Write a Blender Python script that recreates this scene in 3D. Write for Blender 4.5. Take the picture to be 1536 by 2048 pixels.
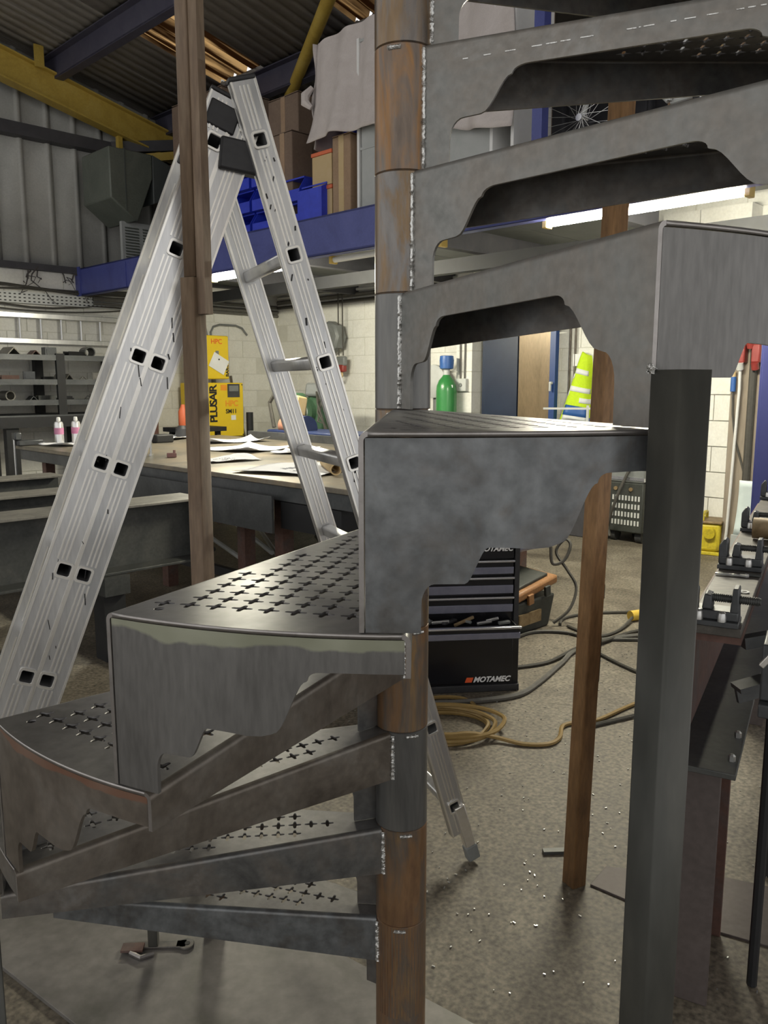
import bpy, bmesh, math, random
from mathutils import Vector, Matrix
random.seed(7)
for _o in list(bpy.data.objects): bpy.data.objects.remove(_o)
SC = bpy.context.scene
COL = SC.collection
PI = math.pi
R2 = math.sqrt(2.0)

# ------------------------------------------------------------------ camera
cam_d = bpy.data.cameras.new('camera')
cam_d.sensor_fit = 'VERTICAL'
cam_d.sensor_height = 36.0
cam_d.lens = 28.83
cam_d.clip_start = 0.02
cam_o = bpy.data.objects.new('camera', cam_d)
COL.objects.link(cam_o)
cam_o.location = (0.0, 0.0, 1.445)
cam_o.rotation_euler = (math.radians(90 - 8.9), 0, 0)
SC.camera = cam_o

# ------------------------------------------------------------------ world, lights, exposure
w = bpy.data.worlds.new('overcast_daylight')
SC.world = w
w.use_nodes = True
bg = w.node_tree.nodes['Background']
bg.inputs[0].default_value = (1.0, 0.985, 0.96, 1)
bg.inputs[1].default_value = 0.95
SC.view_settings.view_transform = 'Standard'
SC.view_settings.look = 'None'
SC.view_settings.gamma = 1.0
SC.view_settings.use_curve_mapping = False
SC.view_settings.exposure = 0.18
TUBE_STRENGTH = 420.0

# ------------------------------------------------------------------ materials
MATS = {}
def ramp(nt, stops):
    r = nt.nodes.new('ShaderNodeValToRGB')
    e = r.color_ramp.elements
    while len(e) < len(stops): e.new(0.5)
    for i, (p, c) in enumerate(stops):
        e[i].position = p
        e[i].color = (c[0], c[1], c[2], 1)
    return r
def mat(name, cols, scale=6.0, rough=0.5, metal=0.0, bump=0.0, stretch=(1, 1, 1), detail=5.0,
        fine=0.0, fine_scale=60.0, rough_var=0.0, spec=0.5, bscale=None):
    """procedural surface: colour patches by noise, optional fine grain, bump and gloss variation"""
    m = bpy.data.materials.new(name)
    m.use_nodes = True
    nt = m.node_tree
    b = nt.nodes['Principled BSDF']
    b.inputs['Metallic'].default_value = metal
    b.inputs['Roughness'].default_value = rough
    b.inputs['Specular IOR Level'].default_value = spec
    tc = nt.nodes.new('ShaderNodeTexCoord')
    oi = nt.nodes.new('ShaderNodeObjectInfo')
    mu = nt.nodes.new('ShaderNodeMath'); mu.operation = 'MULTIPLY'; mu.inputs[1].default_value = 37.0
    nt.links.new(oi.outputs['Random'], mu.inputs[0])
    ad = nt.nodes.new('ShaderNodeVectorMath'); ad.operation = 'ADD'
    nt.links.new(tc.outputs['Object'], ad.inputs[0])
    nt.links.new(mu.outputs[0], ad.inputs[1])
    mp = nt.nodes.new('ShaderNodeMapping')
    mp.inputs['Scale'].default_value = stretch
    nt.links.new(ad.outputs[0], mp.inputs[0])
    n = nt.nodes.new('ShaderNodeTexNoise')
    n.inputs['Scale'].default_value = scale
    n.inputs['Detail'].default_value = detail
    n.inputs['Roughness'].default_value = 0.66
    n.inputs['Distortion'].default_value = 0.6
    nt.links.new(mp.outputs[0], n.inputs['Vector'])
    k = len(cols)
    stops = [(0.28 + 0.44 * i / max(1, k - 1), c) for i, c in enumerate(cols)]
    if k == 1: stops = [(0.0, cols[0]), (1.0, cols[0])]
    r = ramp(nt, stops)
    nt.links.new(n.outputs['Fac'], r.inputs[0])
    out = r.outputs[0]
    n2 = None
    if fine > 0:
        n2 = nt.nodes.new('ShaderNodeTexNoise')
        n2.inputs['Scale'].default_value = fine_scale
        n2.inputs['Detail'].default_value = 3.0
        nt.links.new(mp.outputs[0], n2.inputs['Vector'])
        r2 = ramp(nt, [(0.3, (1 - fine,) * 3), (0.7, (1 + fine,) * 3)])
        nt.links.new(n2.outputs['Fac'], r2.inputs[0])
        mx = nt.nodes.new('ShaderNodeMix'); mx.data_type = 'RGBA'; mx.blend_type = 'MULTIPLY'
        mx.inputs[0].default_value = 1.0
        nt.links.new(out, mx.inputs[6]); nt.links.new(r2.outputs[0], mx.inputs[7])
        out = mx.outputs[2]
    nt.links.new(out, b.inputs['Base Color'])
    if rough_var > 0:
        rr = nt.nodes.new('ShaderNodeMapRange')
        rr.inputs[3].default_value = max(0.03, rough - rough_var); rr.inputs[4].default_value = rough + rough_var
        nt.links.new(n.outputs['Fac'], rr.inputs[0])
        nt.links.new(rr.outputs[0], b.inputs['Roughness'])
    if bump > 0:
        bn = nt.nodes.new('ShaderNodeTexNoise')
        bn.inputs['Scale'].default_value = bscale or fine_scale
        bn.inputs['Detail'].default_value = 4.0
        nt.links.new(mp.outputs[0], bn.inputs['Vector'])
        bp = nt.nodes.new('ShaderNodeBump')
        bp.inputs['Strength'].default_value = bump
        bp.inputs['Distance'].default_value = 0.004
        nt.links.new(bn.outputs['Fac'], bp.inputs['Height'])
        nt.links.new(bp.outputs[0], b.inputs['Normal'])
    MATS[name] = m
    return m
def emat(name, col, strength):
    m = bpy.data.materials.new(name); m.use_nodes = True
    nt = m.node_tree
    nt.nodes.remove(nt.nodes['Principled BSDF'])
    e = nt.nodes.new('ShaderNodeEmission')
    tc = nt.nodes.new('ShaderNodeTexCoord')
    n = nt.nodes.new('ShaderNodeTexNoise'); n.inputs['Scale'].default_value = 1.0
    nt.links.new(tc.outputs['Object'], n.inputs['Vector'])
    r = ramp(nt, [(0.0, [c * 0.97 for c in col]), (1.0, col)])
    nt.links.new(n.outputs['Fac'], r.inputs[0]); nt.links.new(r.outputs[0], e.inputs[0])
    e.inputs[1].default_value = strength
    nt.links.new(e.outputs[0], nt.nodes['Material Output'].inputs[0])
    MATS[name] = m
    return m

mat('mill_steel', [(0.085, 0.086, 0.088), (0.145, 0.145, 0.142), (0.16, 0.145, 0.13), (0.22, 0.218, 0.21)], 8, 0.38, 0.6, 0.05, fine=0.18, fine_scale=55, rough_var=0.2, detail=9)
mat('tread_steel', [(0.10, 0.098, 0.102), (0.155, 0.15, 0.148), (0.22, 0.212, 0.198)], 7, 0.38, 0.55, 0.04, fine=0.14, fine_scale=60, rough_var=0.18, detail=8)
mat('riser_steel', [(0.13, 0.135, 0.125), (0.19, 0.19, 0.18), (0.20, 0.185, 0.165), (0.26, 0.26, 0.25)], 6, 0.42, 0.5, 0.04, fine=0.12, fine_scale=70, rough_var=0.16, detail=8)
mat('blue_scale_steel', [(0.085, 0.083, 0.081), (0.122, 0.12, 0.117), (0.138, 0.145, 0.15), (0.165, 0.175, 0.18), (0.145, 0.137, 0.13)], 11, 0.36, 0.5, 0.07, fine=0.24, fine_scale=48, rough_var=0.18, detail=10)
mat('brown_steel', [(0.085, 0.072, 0.06), (0.14, 0.12, 0.10), (0.185, 0.17, 0.15)], 7, 0.4, 0.5, 0.04, fine=0.16, rough_var=0.18, detail=8)
mat('brushed_steel', [(0.125, 0.122, 0.118), (0.155, 0.152, 0.147), (0.18, 0.177, 0.17)], 5, 0.37, 0.55, 0.03, stretch=(2.2, 2.2, .45), fine=0.13, fine_scale=70, rough_var=0.1, detail=7)
mat('edge_steel', [(0.25, 0.235, 0.225), (0.36, 0.34, 0.33)], 30, 0.33, 0.8, 0.03)
mat('dark_steel', [(0.034, 0.037, 0.032), (0.055, 0.055, 0.048), (0.085, 0.082, 0.07)], 5, 0.45, 0.35, 0.03, stretch=(1, 1, .35), fine=0.1, rough_var=0.1)
mat('weld', [(0.35, 0.36, 0.36), (0.62, 0.62, 0.60), (0.22, 0.21, 0.2)], 160, 0.28, 0.9, 0.3, fine_scale=300)
mat('rust_sleeve', [(0.085, 0.048, 0.03), (0.15, 0.085, 0.048), (0.21, 0.12, 0.06), (0.125, 0.10, 0.08), (0.24, 0.145, 0.06)], 15, 0.4, 0.35, 0.05, stretch=(1, 1, .22), fine=0.13, fine_scale=90, rough_var=0.15)
mat('brown_sleeve', [(0.095, 0.085, 0.08), (0.15, 0.132, 0.118), (0.185, 0.125, 0.07), (0.17, 0.16, 0.152), (0.20, 0.19, 0.18)], 16, 0.3, 0.6, 0.04, stretch=(1, 1, .22), fine=0.14, fine_scale=90, rough_var=0.14, detail=7)
mat('streak_sleeve', [(0.10, 0.075, 0.06), (0.15, 0.115, 0.09), (0.26, 0.135, 0.05), (0.16, 0.14, 0.12), (0.22, 0.12, 0.05)], 17, 0.36, 0.45, 0.05, stretch=(1, 1, .16), fine=0.16, fine_scale=90, rough_var=0.16, detail=7)
mat('grey_sleeve', [(0.10, 0.10, 0.10), (0.155, 0.155, 0.15), (0.20, 0.195, 0.18)], 18, 0.34, 0.6, 0.03, stretch=(1, 1, .15), fine=0.1, fine_scale=90, rough_var=0.12)
mat('rust_post', [(0.15, 0.082, 0.038), (0.25, 0.138, 0.06), (0.33, 0.19, 0.085)], 14, 0.62, 0.1, 0.12, stretch=(1, 1, .2), fine=0.2, fine_scale=120)
mat('old_rust', [(0.095, 0.06, 0.037), (0.155, 0.105, 0.066), (0.22, 0.16, 0.105)], 16, 0.6, 0.15, 0.1, stretch=(1, 1, .15), fine=0.15, fine_scale=120)
mat('red_rust', [(0.09, 0.045, 0.035), (0.13, 0.07, 0.055), (0.10, 0.08, 0.075)], 7, 0.6, 0.15, 0.06, fine=0.15)
mat('aluminium', [(0.50, 0.51, 0.52), (0.60, 0.60, 0.60), (0.68, 0.68, 0.67)], 12, 0.32, 0.8, 0.02, stretch=(1, 1, .1), fine=0.05, fine_scale=150, rough_var=0.1)
mat('aluminium_rim', [(0.80, 0.78, 0.72), (0.9, 0.88, 0.84)], 40, 0.3, 0.85)
mat('rung_bore_shade', [(0.05, 0.05, 0.055), (0.09, 0.09, 0.09)], 20, 0.6, 0.4)  # shade inside the hollow rungs, put into the colour
mat('black_plastic', [(0.022, 0.022, 0.025), (0.04, 0.04, 0.043)], 12, 0.45, 0.0, fine=0.1)
mat('black_gloss', [(0.008, 0.008, 0.010), (0.014, 0.014, 0.017)], 8, 0.22, 0.0)
mat('chrome_trim', [(0.55, 0.56, 0.60), (0.68, 0.68, 0.70)], 20, 0.25, 0.85)
mat('drawer_trim', [(0.22, 0.23, 0.31), (0.30, 0.31, 0.40)], 14, 0.28, 0.7)
mat('white_paint_block', [(0.70, 0.69, 0.63), (0.75, 0.74, 0.685), (0.78, 0.775, 0.725)], 5, 0.75, 0.0, 0.25, fine=0.05, fine_scale=45)
mat('mortar', [(0.60, 0.59, 0.53), (0.68, 0.67, 0.61)], 12, 0.85, 0.0, 0.2)
mat('cladding', [(0.33, 0.33, 0.31), (0.41, 0.41, 0.385), (0.45, 0.45, 0.425)], 1.6, 0.55, 0.05, fine=0.06)
mat('roof_sheet', [(0.24, 0.225, 0.205), (0.29, 0.27, 0.245), (0.33, 0.31, 0.28)], 1.5, 0.7, 0.0, fine=0.07, fine_scale=15)
mat('dark_girt', [(0.05, 0.05, 0.058), (0.08, 0.078, 0.085)], 5, 0.6, 0.1)
mat('purlin_paint', [(0.055, 0.053, 0.085), (0.085, 0.082, 0.115)], 5, 0.55, 0.1)
mat('yellow_paint', [(0.38, 0.26, 0.045), (0.47, 0.33, 0.06), (0.52, 0.38, 0.09)], 4, 0.5, 0.0, fine=0.06)
mat('blue_paint', [(0.045, 0.055, 0.21), (0.06, 0.075, 0.27), (0.075, 0.09, 0.30)], 3, 0.4, 0.0, fine=0.06)
mat('navy_door', [(0.012, 0.02, 0.045), (0.018, 0.03, 0.06)], 3, 0.4)
mat('blue_frame', [(0.015, 0.045, 0.17), (0.02, 0.06, 0.21)], 4, 0.4)
mat('ply_panel', [(0.15, 0.105, 0.055), (0.24, 0.175, 0.10), (0.18, 0.13, 0.08)], 3, 0.3, 0.25, stretch=(1, 1, .3), fine=0.08)
mat('cabinet_blue', [(0.022, 0.026, 0.115), (0.03, 0.036, 0.14)], 4, 0.45)
mat('blue_plastic', [(0.02, 0.04, 0.48), (0.03, 0.06, 0.62)], 8, 0.35, 0.0)
mat('cardboard', [(0.30, 0.20, 0.125), (0.37, 0.255, 0.165)], 4, 0.85, 0.0, 0.05, fine=0.06)
mat('dark_cardboard', [(0.165, 0.115, 0.085), (0.21, 0.15, 0.11)], 3, 0.85, 0.0, 0.05, fine=0.08)
mat('cream_card', [(0.50, 0.36, 0.17), (0.56, 0.43, 0.25)], 5, 0.7)
mat('orange_red', [(0.62, 0.13, 0.05), (0.70, 0.17, 0.07)], 8, 0.5)
mat('cloth', [(0.50, 0.45, 0.43), (0.60, 0.55, 0.53)], 7, 0.9, 0.0, 0.1, fine=0.06, fine_scale=200)
mat('white_board', [(0.72, 0.72, 0.70), (0.80, 0.80, 0.79)], 6, 0.5)
mat('grey_board', [(0.36, 0.38, 0.37), (0.44, 0.45, 0.44)], 6, 0.6)
mat('soffit', [(0.085, 0.09, 0.085), (0.12, 0.125, 0.118)], 3, 0.6)
mat('heater_grey', [(0.105, 0.12, 0.10), (0.15, 0.165, 0.14)], 4, 0.5, 0.1, fine=0.08)
mat('heater_dark', [(0.065, 0.075, 0.073), (0.09, 0.10, 0.098)], 4, 0.55, 0.1)
mat('dull_red', [(0.17, 0.085, 0.08), (0.23, 0.12, 0.11)], 6, 0.6)
mat('dull_green', [(0.10, 0.14, 0.11), (0.14, 0.18, 0.145)], 5, 0.6)
mat('floor_concrete', [(0.082, 0.068, 0.050), (0.148, 0.127, 0.095), (0.225, 0.20, 0.155)], 2.4, 0.62, 0.0, 0.35, fine=0.5, fine_scale=70, detail=9, rough_var=0.12, bscale=40)
mat('plate_steel', [(0.13, 0.13, 0.108), (0.19, 0.18, 0.168), (0.25, 0.235, 0.22)], 4, 0.42, 0.35, 0.04, fine=0.12, fine_scale=30, rough_var=0.15)
mat('plate_rust', [(0.075, 0.06, 0.055), (0.11, 0.09, 0.085)], 5, 0.6, 0.2, 0.05, fine=0.1)
mat('table_top', [(0.16, 0.155, 0.135), (0.24, 0.21, 0.165), (0.33, 0.26, 0.17)], 2.2, 0.36, 0.45, 0.04, fine=0.12, fine_scale=20, rough_var=0.12)
mat('table_steel', [(0.06, 0.065, 0.068), (0.095, 0.10, 0.103), (0.14, 0.145, 0.147)], 3, 0.45, 0.35, 0.03, fine=0.08)
mat('black_steel', [(0.012, 0.013, 0.014), (0.022, 0.022, 0.024)], 5, 0.6, 0.1)
mat('girder_steel', [(0.045, 0.048, 0.046), (0.07, 0.073, 0.07), (0.10, 0.10, 0.092)], 4, 0.5, 0.3, 0.04, fine=0.12)
mat('flange_steel', [(0.14, 0.135, 0.12), (0.22, 0.21, 0.185), (0.27, 0.255, 0.22)], 6, 0.5, 0.3, 0.05, fine=0.12)
mat('paper', [(0.74, 0.75, 0.80), (0.82, 0.83, 0.86)], 10, 0.8, 0.0)
mat('pale_paper', [(0.40, 0.46, 0.46), (0.47, 0.53, 0.52)], 10, 0.8, 0.0)
mat('ink', [(0.10, 0.10, 0.16)], 10, 0.8)
mat('yellow_machine', [(0.72, 0.50, 0.012), (0.80, 0.57, 0.02)], 3, 0.42)
mat('print_red', [(0.75, 0.10, 0.02)], 3, 0.5)
mat('print_orange', [(0.80, 0.30, 0.02)], 3, 0.5)
mat('print_black', [(0.01, 0.01, 0.012)], 3, 0.5)
mat('print_white', [(0.80, 0.80, 0.80)], 3, 0.5)
mat('green_gas', [(0.035, 0.20, 0.055), (0.05, 0.26, 0.07)], 4, 0.28)
mat('blue_cap', [(0.03, 0.10, 0.32), (0.04, 0.13, 0.38)], 6, 0.4)
mat('machine_green', [(0.03, 0.075, 0.04), (0.055, 0.11, 0.06)], 8, 0.45)
mat('machine_blue', [(0.018, 0.03, 0.09), (0.03, 0.045, 0.12)], 6, 0.4)
mat('copper_red', [(0.45, 0.20, 0.13), (0.52, 0.26, 0.18)], 9, 0.5)
mat('grey_plastic', [(0.16, 0.17, 0.165), (0.21, 0.22, 0.215)], 8, 0.5)
mat('light_grey', [(0.50, 0.51, 0.49), (0.58, 0.59, 0.57)], 8, 0.5)
mat('hivis', [(0.50, 0.72, 0.01), (0.60, 0.82, 0.02)], 9, 0.8, fine=0.05)
mat('reflective', [(0.72, 0.74, 0.74), (0.82, 0.83, 0.83)], 12, 0.5)
mat('jacket_dark', [(0.018, 0.022, 0.026), (0.03, 0.035, 0.04)], 9, 0.85)
mat('cable_yellow', [(0.22, 0.145, 0.045), (0.30, 0.20, 0.07)], 25, 0.55)
mat('cable_grey', [(0.10, 0.095, 0.085), (0.14, 0.135, 0.12)], 25, 0.6)
mat('cable_dark', [(0.045, 0.042, 0.035), (0.07, 0.065, 0.055)], 25, 0.6)
mat('cable_white', [(0.62, 0.62, 0.60), (0.70, 0.70, 0.68)], 25, 0.5)
mat('plug_yellow', [(0.62, 0.42, 0.05), (0.70, 0.48, 0.08)], 9, 0.45)
mat('socket_red', [(0.22, 0.03, 0.025), (0.29, 0.045, 0.038)], 9, 0.45)
mat('lid_orange', [(0.23, 0.105, 0.035), (0.30, 0.15, 0.06)], 9, 0.5, fine=0.15)
mat('toolbox_black', [(0.025, 0.028, 0.024), (0.045, 0.048, 0.042)], 9, 0.55, fine=0.15)
mat('transformer_yellow', [(0.50, 0.40, 0.015), (0.62, 0.50, 0.03), (0.30, 0.22, 0.03)], 9, 0.5, fine=0.1)
mat('wood_post', [(0.24, 0.20, 0.155), (0.31, 0.265, 0.21)], 12, 0.8, stretch=(1, 1, .15), fine=0.1)
mat('worn_bench', [(0.045, 0.041, 0.036), (0.08, 0.072, 0.062), (0.14, 0.125, 0.105)], 12, 0.55, 0.2, 0.12, stretch=(1, 2.5, 1), fine=0.2, fine_scale=50)
mat('vise_iron', [(0.055, 0.058, 0.062), (0.085, 0.09, 0.095)], 12, 0.42, 0.4, 0.05, fine=0.1)
mat('bright_bolt', [(0.50, 0.50, 0.49), (0.65, 0.65, 0.63)], 40, 0.3, 0.85)
mat('tarnished_tube', [(0.15, 0.10, 0.045), (0.25, 0.175, 0.09), (0.33, 0.25, 0.14)], 16, 0.5, 0.3, 0.06)
mat('fixture_white', [(0.62, 0.62, 0.58), (0.70, 0.70, 0.66)], 8, 0.45)
mat('fixture_cap', [(0.62, 0.42, 0.08), (0.70, 0.50, 0.13)], 8, 0.4)
mat('rubber', [(0.018, 0.018, 0.018), (0.03, 0.03, 0.03)], 9, 0.7)
mat('spray_can', [(0.62, 0.62, 0.63), (0.75, 0.75, 0.75)], 9, 0.25, 0.7)
mat('pink_label', [(0.45, 0.12, 0.27), (0.55, 0.25, 0.38)], 9, 0.4)
mat('dust_web', [(0.06, 0.055, 0.05), (0.10, 0.09, 0.085)], 30, 0.95)
mat('screen_dark', [(0.03, 0.032, 0.035), (0.05, 0.05, 0.055)], 9, 0.25)
mat('cloth_grey', [(0.42, 0.39, 0.38), (0.52, 0.48, 0.47)], 7, 0.9)
emat('tube_glow', (1.0, 0.95, 0.76), TUBE_STRENGTH)

def ground_mat(name, base, band_cols, z_top, reach):
    """mill steel whose upper edge has been ground bright by a disc, with a ragged lower border"""
    m = MATS[base].copy(); m.name = name
    nt = m.node_tree
    b = nt.nodes['Principled BSDF']
    old = b.inputs['Base Color'].links[0].from_socket
    tc = nt.nodes.new('ShaderNodeTexCoord')
    sx = nt.nodes.new('ShaderNodeSeparateXYZ')
    nt.links.new(tc.outputs['Object'], sx.inputs[0])
    n = nt.nodes.new('ShaderNodeTexNoise'); n.inputs['Scale'].default_value = 9.0; n.inputs['Detail'].default_value = 6.0
    nt.links.new(tc.outputs['Object'], n.inputs['Vector'])
    a = nt.nodes.new('ShaderNodeMath'); a.operation = 'MULTIPLY_ADD'
    nt.links.new(n.outputs['Fac'], a.inputs[0]); a.inputs[1].default_value = reach * 2.4
    nt.links.new(sx.outputs['Z'], a.inputs[2])
    mr = nt.nodes.new('ShaderNodeMapRange')
    mr.inputs[1].default_value = z_top + reach * 0.10; mr.inputs[2].default_value = z_top + reach * 0.28
    nt.links.new(a.outputs[0], mr.inputs[0])
    r = ramp(nt, [(0.3, band_cols[0]), (0.7, band_cols[1])])
    n3 = nt.nodes.new('ShaderNodeTexNoise'); n3.inputs['Scale'].default_value = 14.0
    nt.links.new(tc.outputs['Object'], n3.inputs['Vector'])
    nt.links.new(n3.outputs['Fac'], r.inputs[0])
    mx = nt.nodes.new('ShaderNodeMix'); mx.data_type = 'RGBA'
    nt.links.new(mr.outputs[0], mx.inputs[0]); nt.links.new(old, mx.inputs[6]); nt.links.new(r.outputs[0], mx.inputs[7])
    nt.links.new(mx.outputs[2], b.inputs['Base Color'])
    MATS[name] = m
ground_mat('ground_fascia', 'brushed_steel', ((0.26, 0.27, 0.20), (0.36, 0.37, 0.29)), -0.002, 0.018)
ground_mat('brown_fascia', 'brown_steel', ((0.20, 0.105, 0.07), (0.24, 0.16, 0.12)), -0.002, 0.014)

def translucent(name, c1, c2):
    m = bpy.data.materials.new(name); m.use_nodes = True
    nt = m.node_tree
    nt.nodes.remove(nt.nodes['Principled BSDF'])
    tc = nt.nodes.new('ShaderNodeTexCoord')
    n = nt.nodes.new('ShaderNodeTexNoise'); n.inputs['Scale'].default_value = 1.6; n.inputs['Detail'].default_value = 6.0
    mp = nt.nodes.new('ShaderNodeMapping'); mp.inputs['Scale'].default_value = (0.5, 8.0, 1.0)   # dirt washed down the slope in streaks
    nt.links.new(tc.outputs['Object'], mp.inputs[0]); nt.links.new(mp.outputs[0], n.inputs['Vector'])
    r = ramp(nt, [(0.47, c1), (0.64, c2)])
    nt.links.new(n.outputs['Fac'], r.inputs[0])
    t = nt.nodes.new('ShaderNodeBsdfTranslucent'); d = nt.nodes.new('ShaderNodeBsdfDiffuse')
    nt.links.new(r.outputs[0], t.inputs[0]); nt.links.new(r.outputs[0], d.inputs[0])
    s = nt.nodes.new('ShaderNodeMixShader'); s.inputs[0].default_value = 0.2
    nt.links.new(t.outputs[0], s.inputs[1]); nt.links.new(d.outputs[0], s.inputs[2])
    nt.links.new(s.outputs[0], nt.nodes['Material Output'].inputs[0])
    MATS[name] = m
translucent('skylight_sheet', (0.15, 0.09, 0.05), (0.95, 0.76, 0.50))

# ------------------------------------------------------------------ builders
class MB:
    def __init__(s): s.v = []; s.f = []
    def add(s, vs, fs):
        n = len(s.v); s.v += [tuple(p) for p in vs]; s.f += [tuple(i + n for i in f) for f in fs]; return s
    def box(s, x0, x1, y0, y1, z0, z1):
        return s.add([(x0, y0, z0), (x1, y0, z0), (x1, y1, z0), (x0, y1, z0), (x0, y0, z1), (x1, y0, z1), (x1, y1, z1), (x0, y1, z1)],
                     [(0, 3, 2, 1), (4, 5, 6, 7), (0, 1, 5, 4), (1, 2, 6, 5), (2, 3, 7, 6), (3, 0, 4, 7)])
    def cbox(s, c, d, rot=None):
        m = MB().box(-d[0] / 2, d[0] / 2, -d[1] / 2, d[1] / 2, -d[2] / 2, d[2] / 2)
        M = Matrix.Translation(c) @ ((Matrix.Rotation(rot[2], 4, 'Z') @ Matrix.Rotation(rot[1], 4, 'Y') @ Matrix.Rotation(rot[0], 4, 'X')) if rot else Matrix())
        return s.add([M @ Vector(p) for p in m.v], m.f)
    def bar(s, p0, p1, wd, ht, up=(0, 0, 1)):
        p0 = Vector(p0); p1 = Vector(p1); d = (p1 - p0).normalized(); u = Vector(up)
        x = d.cross(u)
        if x.length < 1e-5: x = d.cross(Vector((1, 0, 0)))
        x.normalize(); y = x.cross(d)
        vs = []
        for p in (p0, p1):
            for a, b in ((-1, -1), (1, -1), (1, 1), (-1, 1)): vs.append(p + x * a * wd / 2 + y * b * ht / 2)
        return s.add(vs, [(0, 1, 2, 3), (7, 6, 5, 4), (0, 4, 5, 1), (1, 5, 6, 2), (2, 6, 7, 3), (3, 7, 4, 0)])
    def cyl(s, p0, p1, r, n=16, r2=None, cap=True):
        p0 = Vector(p0); p1 = Vector(p1); d = (p1 - p0).normalized()
        x = d.orthogonal().normalized(); y = d.cross(x)
        r2 = r if r2 is None else r2
        vs = [p + (x * math.cos(2 * PI * i / n) + y * math.sin(2 * PI * i / n)) * q for p, q in ((p0, r), (p1, r2)) for i in range(n)]
        fs = [(i, (i + 1) % n, n + (i + 1) % n, n + i) for i in range(n)]
        if cap: fs += [tuple(range(n - 1, -1, -1)), tuple(range(n, 2 * n))]
        return s.add(vs, fs)
    def lathe(s, prof, n=24, c=(0, 0, 0)):
        vs = []; fs = []
        for r, z in prof:
            for i in range(n): vs.append((c[0] + r * math.cos(2 * PI * i / n), c[1] + r * math.sin(2 * PI * i / n), c[2] + z))
        for k in range(len(prof) - 1):
            for i in range(n):
                j = (i + 1) % n
                fs.append((k * n + i, k * n + j, (k + 1) * n + j, (k + 1) * n + i))
        fs.append(tuple(range(n - 1, -1, -1))); fs.append(tuple((len(prof) - 1) * n + i for i in range(n)))
        return s.add(vs, fs)
    def sweep(s, pts, r, n=8, closed=False, rf=None):
        pts = [Vector(p) for p in pts]; m = len(pts); vs = []; fs = []
        up = None
        for k in range(m):
            a = pts[(k - 1) % m] if (closed or k > 0) else pts[k]
            b = pts[(k + 1) % m] if (closed or k < m - 1) else pts[k]
            d = (b - a).normalized()
            if up is None: up = d.orthogonal().normalized()
            up = (up - d * up.dot(d)).normalized()
            y = d.cross(up)
            q = rf(k / (m - 1)) if rf else r
            for i in range(n): vs.append(pts[k] + (up * math.cos(2 * PI * i / n) + y * math.sin(2 * PI * i / n)) * q)
        for k in range(m if closed else m - 1):
            k2 = (k + 1) % m
            for i in range(n):
                j = (i + 1) % n
                fs.append((k * n + i, k * n + j, k2 * n + j, k2 * n + i))
        if not closed: fs += [tuple(range(n - 1, -1, -1)), tuple((m - 1) * n + i for i in range(n))]
        return s.add(vs, fs)
    def prism(s, poly, y0, y1, ax='xz'):
        """extrude a 2D outline; ax says which axes it lies in"""
        n = len(poly); vs = []
        for t in (y0, y1):
            for a, b in poly: vs.append({'xz': (a, t, b), 'xy': (a, b, t), 'yz': (t, a, b)}[ax])
        fs = [tuple(range(n)), tuple(range(2 * n - 1, n - 1, -1))] + [(i, n + i, n + (i + 1) % n, (i + 1) % n) for i in range(n)]
        return s.add(vs, fs)
    def grid(s, fn, nu, nv):
        vs = [fn(i / nu, j / nv) for j in range(nv + 1) for i in range(nu + 1)]
        fs = [(j * (nu + 1) + i, j * (nu + 1) + i + 1, (j + 1) * (nu + 1) + i + 1, (j + 1) * (nu + 1) + i) for j in range(nv) for i in range(nu)]
        return s.add(vs, fs)
    def mesh(s, name):
        me = bpy.data.meshes.new(name); me.from_pydata(s.v, [], s.f)
        bm = bmesh.new(); bm.from_mesh(me); bmesh.ops.recalc_face_normals(bm, faces=bm.faces); bm.to_mesh(me); bm.free()
        for p in me.polygons: p.use_smooth = True
        me.set_sharp_from_angle(angle=0.6)
        return me
    def build(s, name, m, parent=None, loc=(0, 0, 0), rz=0.0, bev=0.0, solid=0.0):
        return link(s.mesh(name), name, m, parent, loc, rz, bev, solid)

def link(me, name, m, parent=None, loc=(0, 0, 0), rz=0.0, bev=0.0, solid=0.0):
    o = bpy.data.objects.new(name, me); COL.objects.link(o)
    if m and not me.materials: me.materials.append(MATS[m])
    o.location = loc; o.rotation_euler = (0, 0, rz)
    if parent: o.parent = parent
    if solid:
        k = o.modifiers.new('thick', 'SOLIDIFY'); k.thickness = solid; k.offset = 0
    if bev:
        k = o.modifiers.new('bevel', 'BEVEL'); k.width = bev; k.segments = 2; k.limit_method = 'ANGLE'; k.angle_limit = 0.7
    return o
def tag(o, label, cat, group=None):
    o['label'] = label; o['category'] = cat
    if group: o['group'] = group
    return o
def thing(name, label, cat, loc=(0, 0, 0), rz=0.0, group=None):
    o = bpy.data.objects.new(name, None); COL.objects.link(o)
    o.empty_display_size = 0.05
    o.location = loc; o.rotation_euler = (0, 0, rz)
    return tag(o, label, cat, group)
def struct(o): o['kind'] = 'structure'; return o
def stuff(o): o['kind'] = 'stuff'; return o
def inst(src, parent=None, loc=(0, 0, 0), rot=(0, 0, 0), scale=(1, 1, 1)):
    o = src.copy(); COL.objects.link(o); o.parent = parent; o.location = loc; o.rotation_euler = rot; o.scale = scale
    return o
def inst_mesh(me, name, parent, loc=(0, 0, 0), rot=(0, 0, 0), scale=(1, 1, 1)):
    o = bpy.data.objects.new(name, me); COL.objects.link(o); o.parent = parent; o.location = loc; o.rotation_euler = rot; o.scale = scale
    return o
def copy_thing(root, loc, rz, label=None):
    r = root.copy(); COL.objects.link(r); r.location = loc; r.rotation_euler = (0, 0, rz)
    if label: r['label'] = label
    for ch in list(root.children):
        c = ch.copy(); COL.objects.link(c); c.parent = r
        for g in ch.children:
            d = g.copy(); COL.objects.link(d); d.parent = c
    return r
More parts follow.
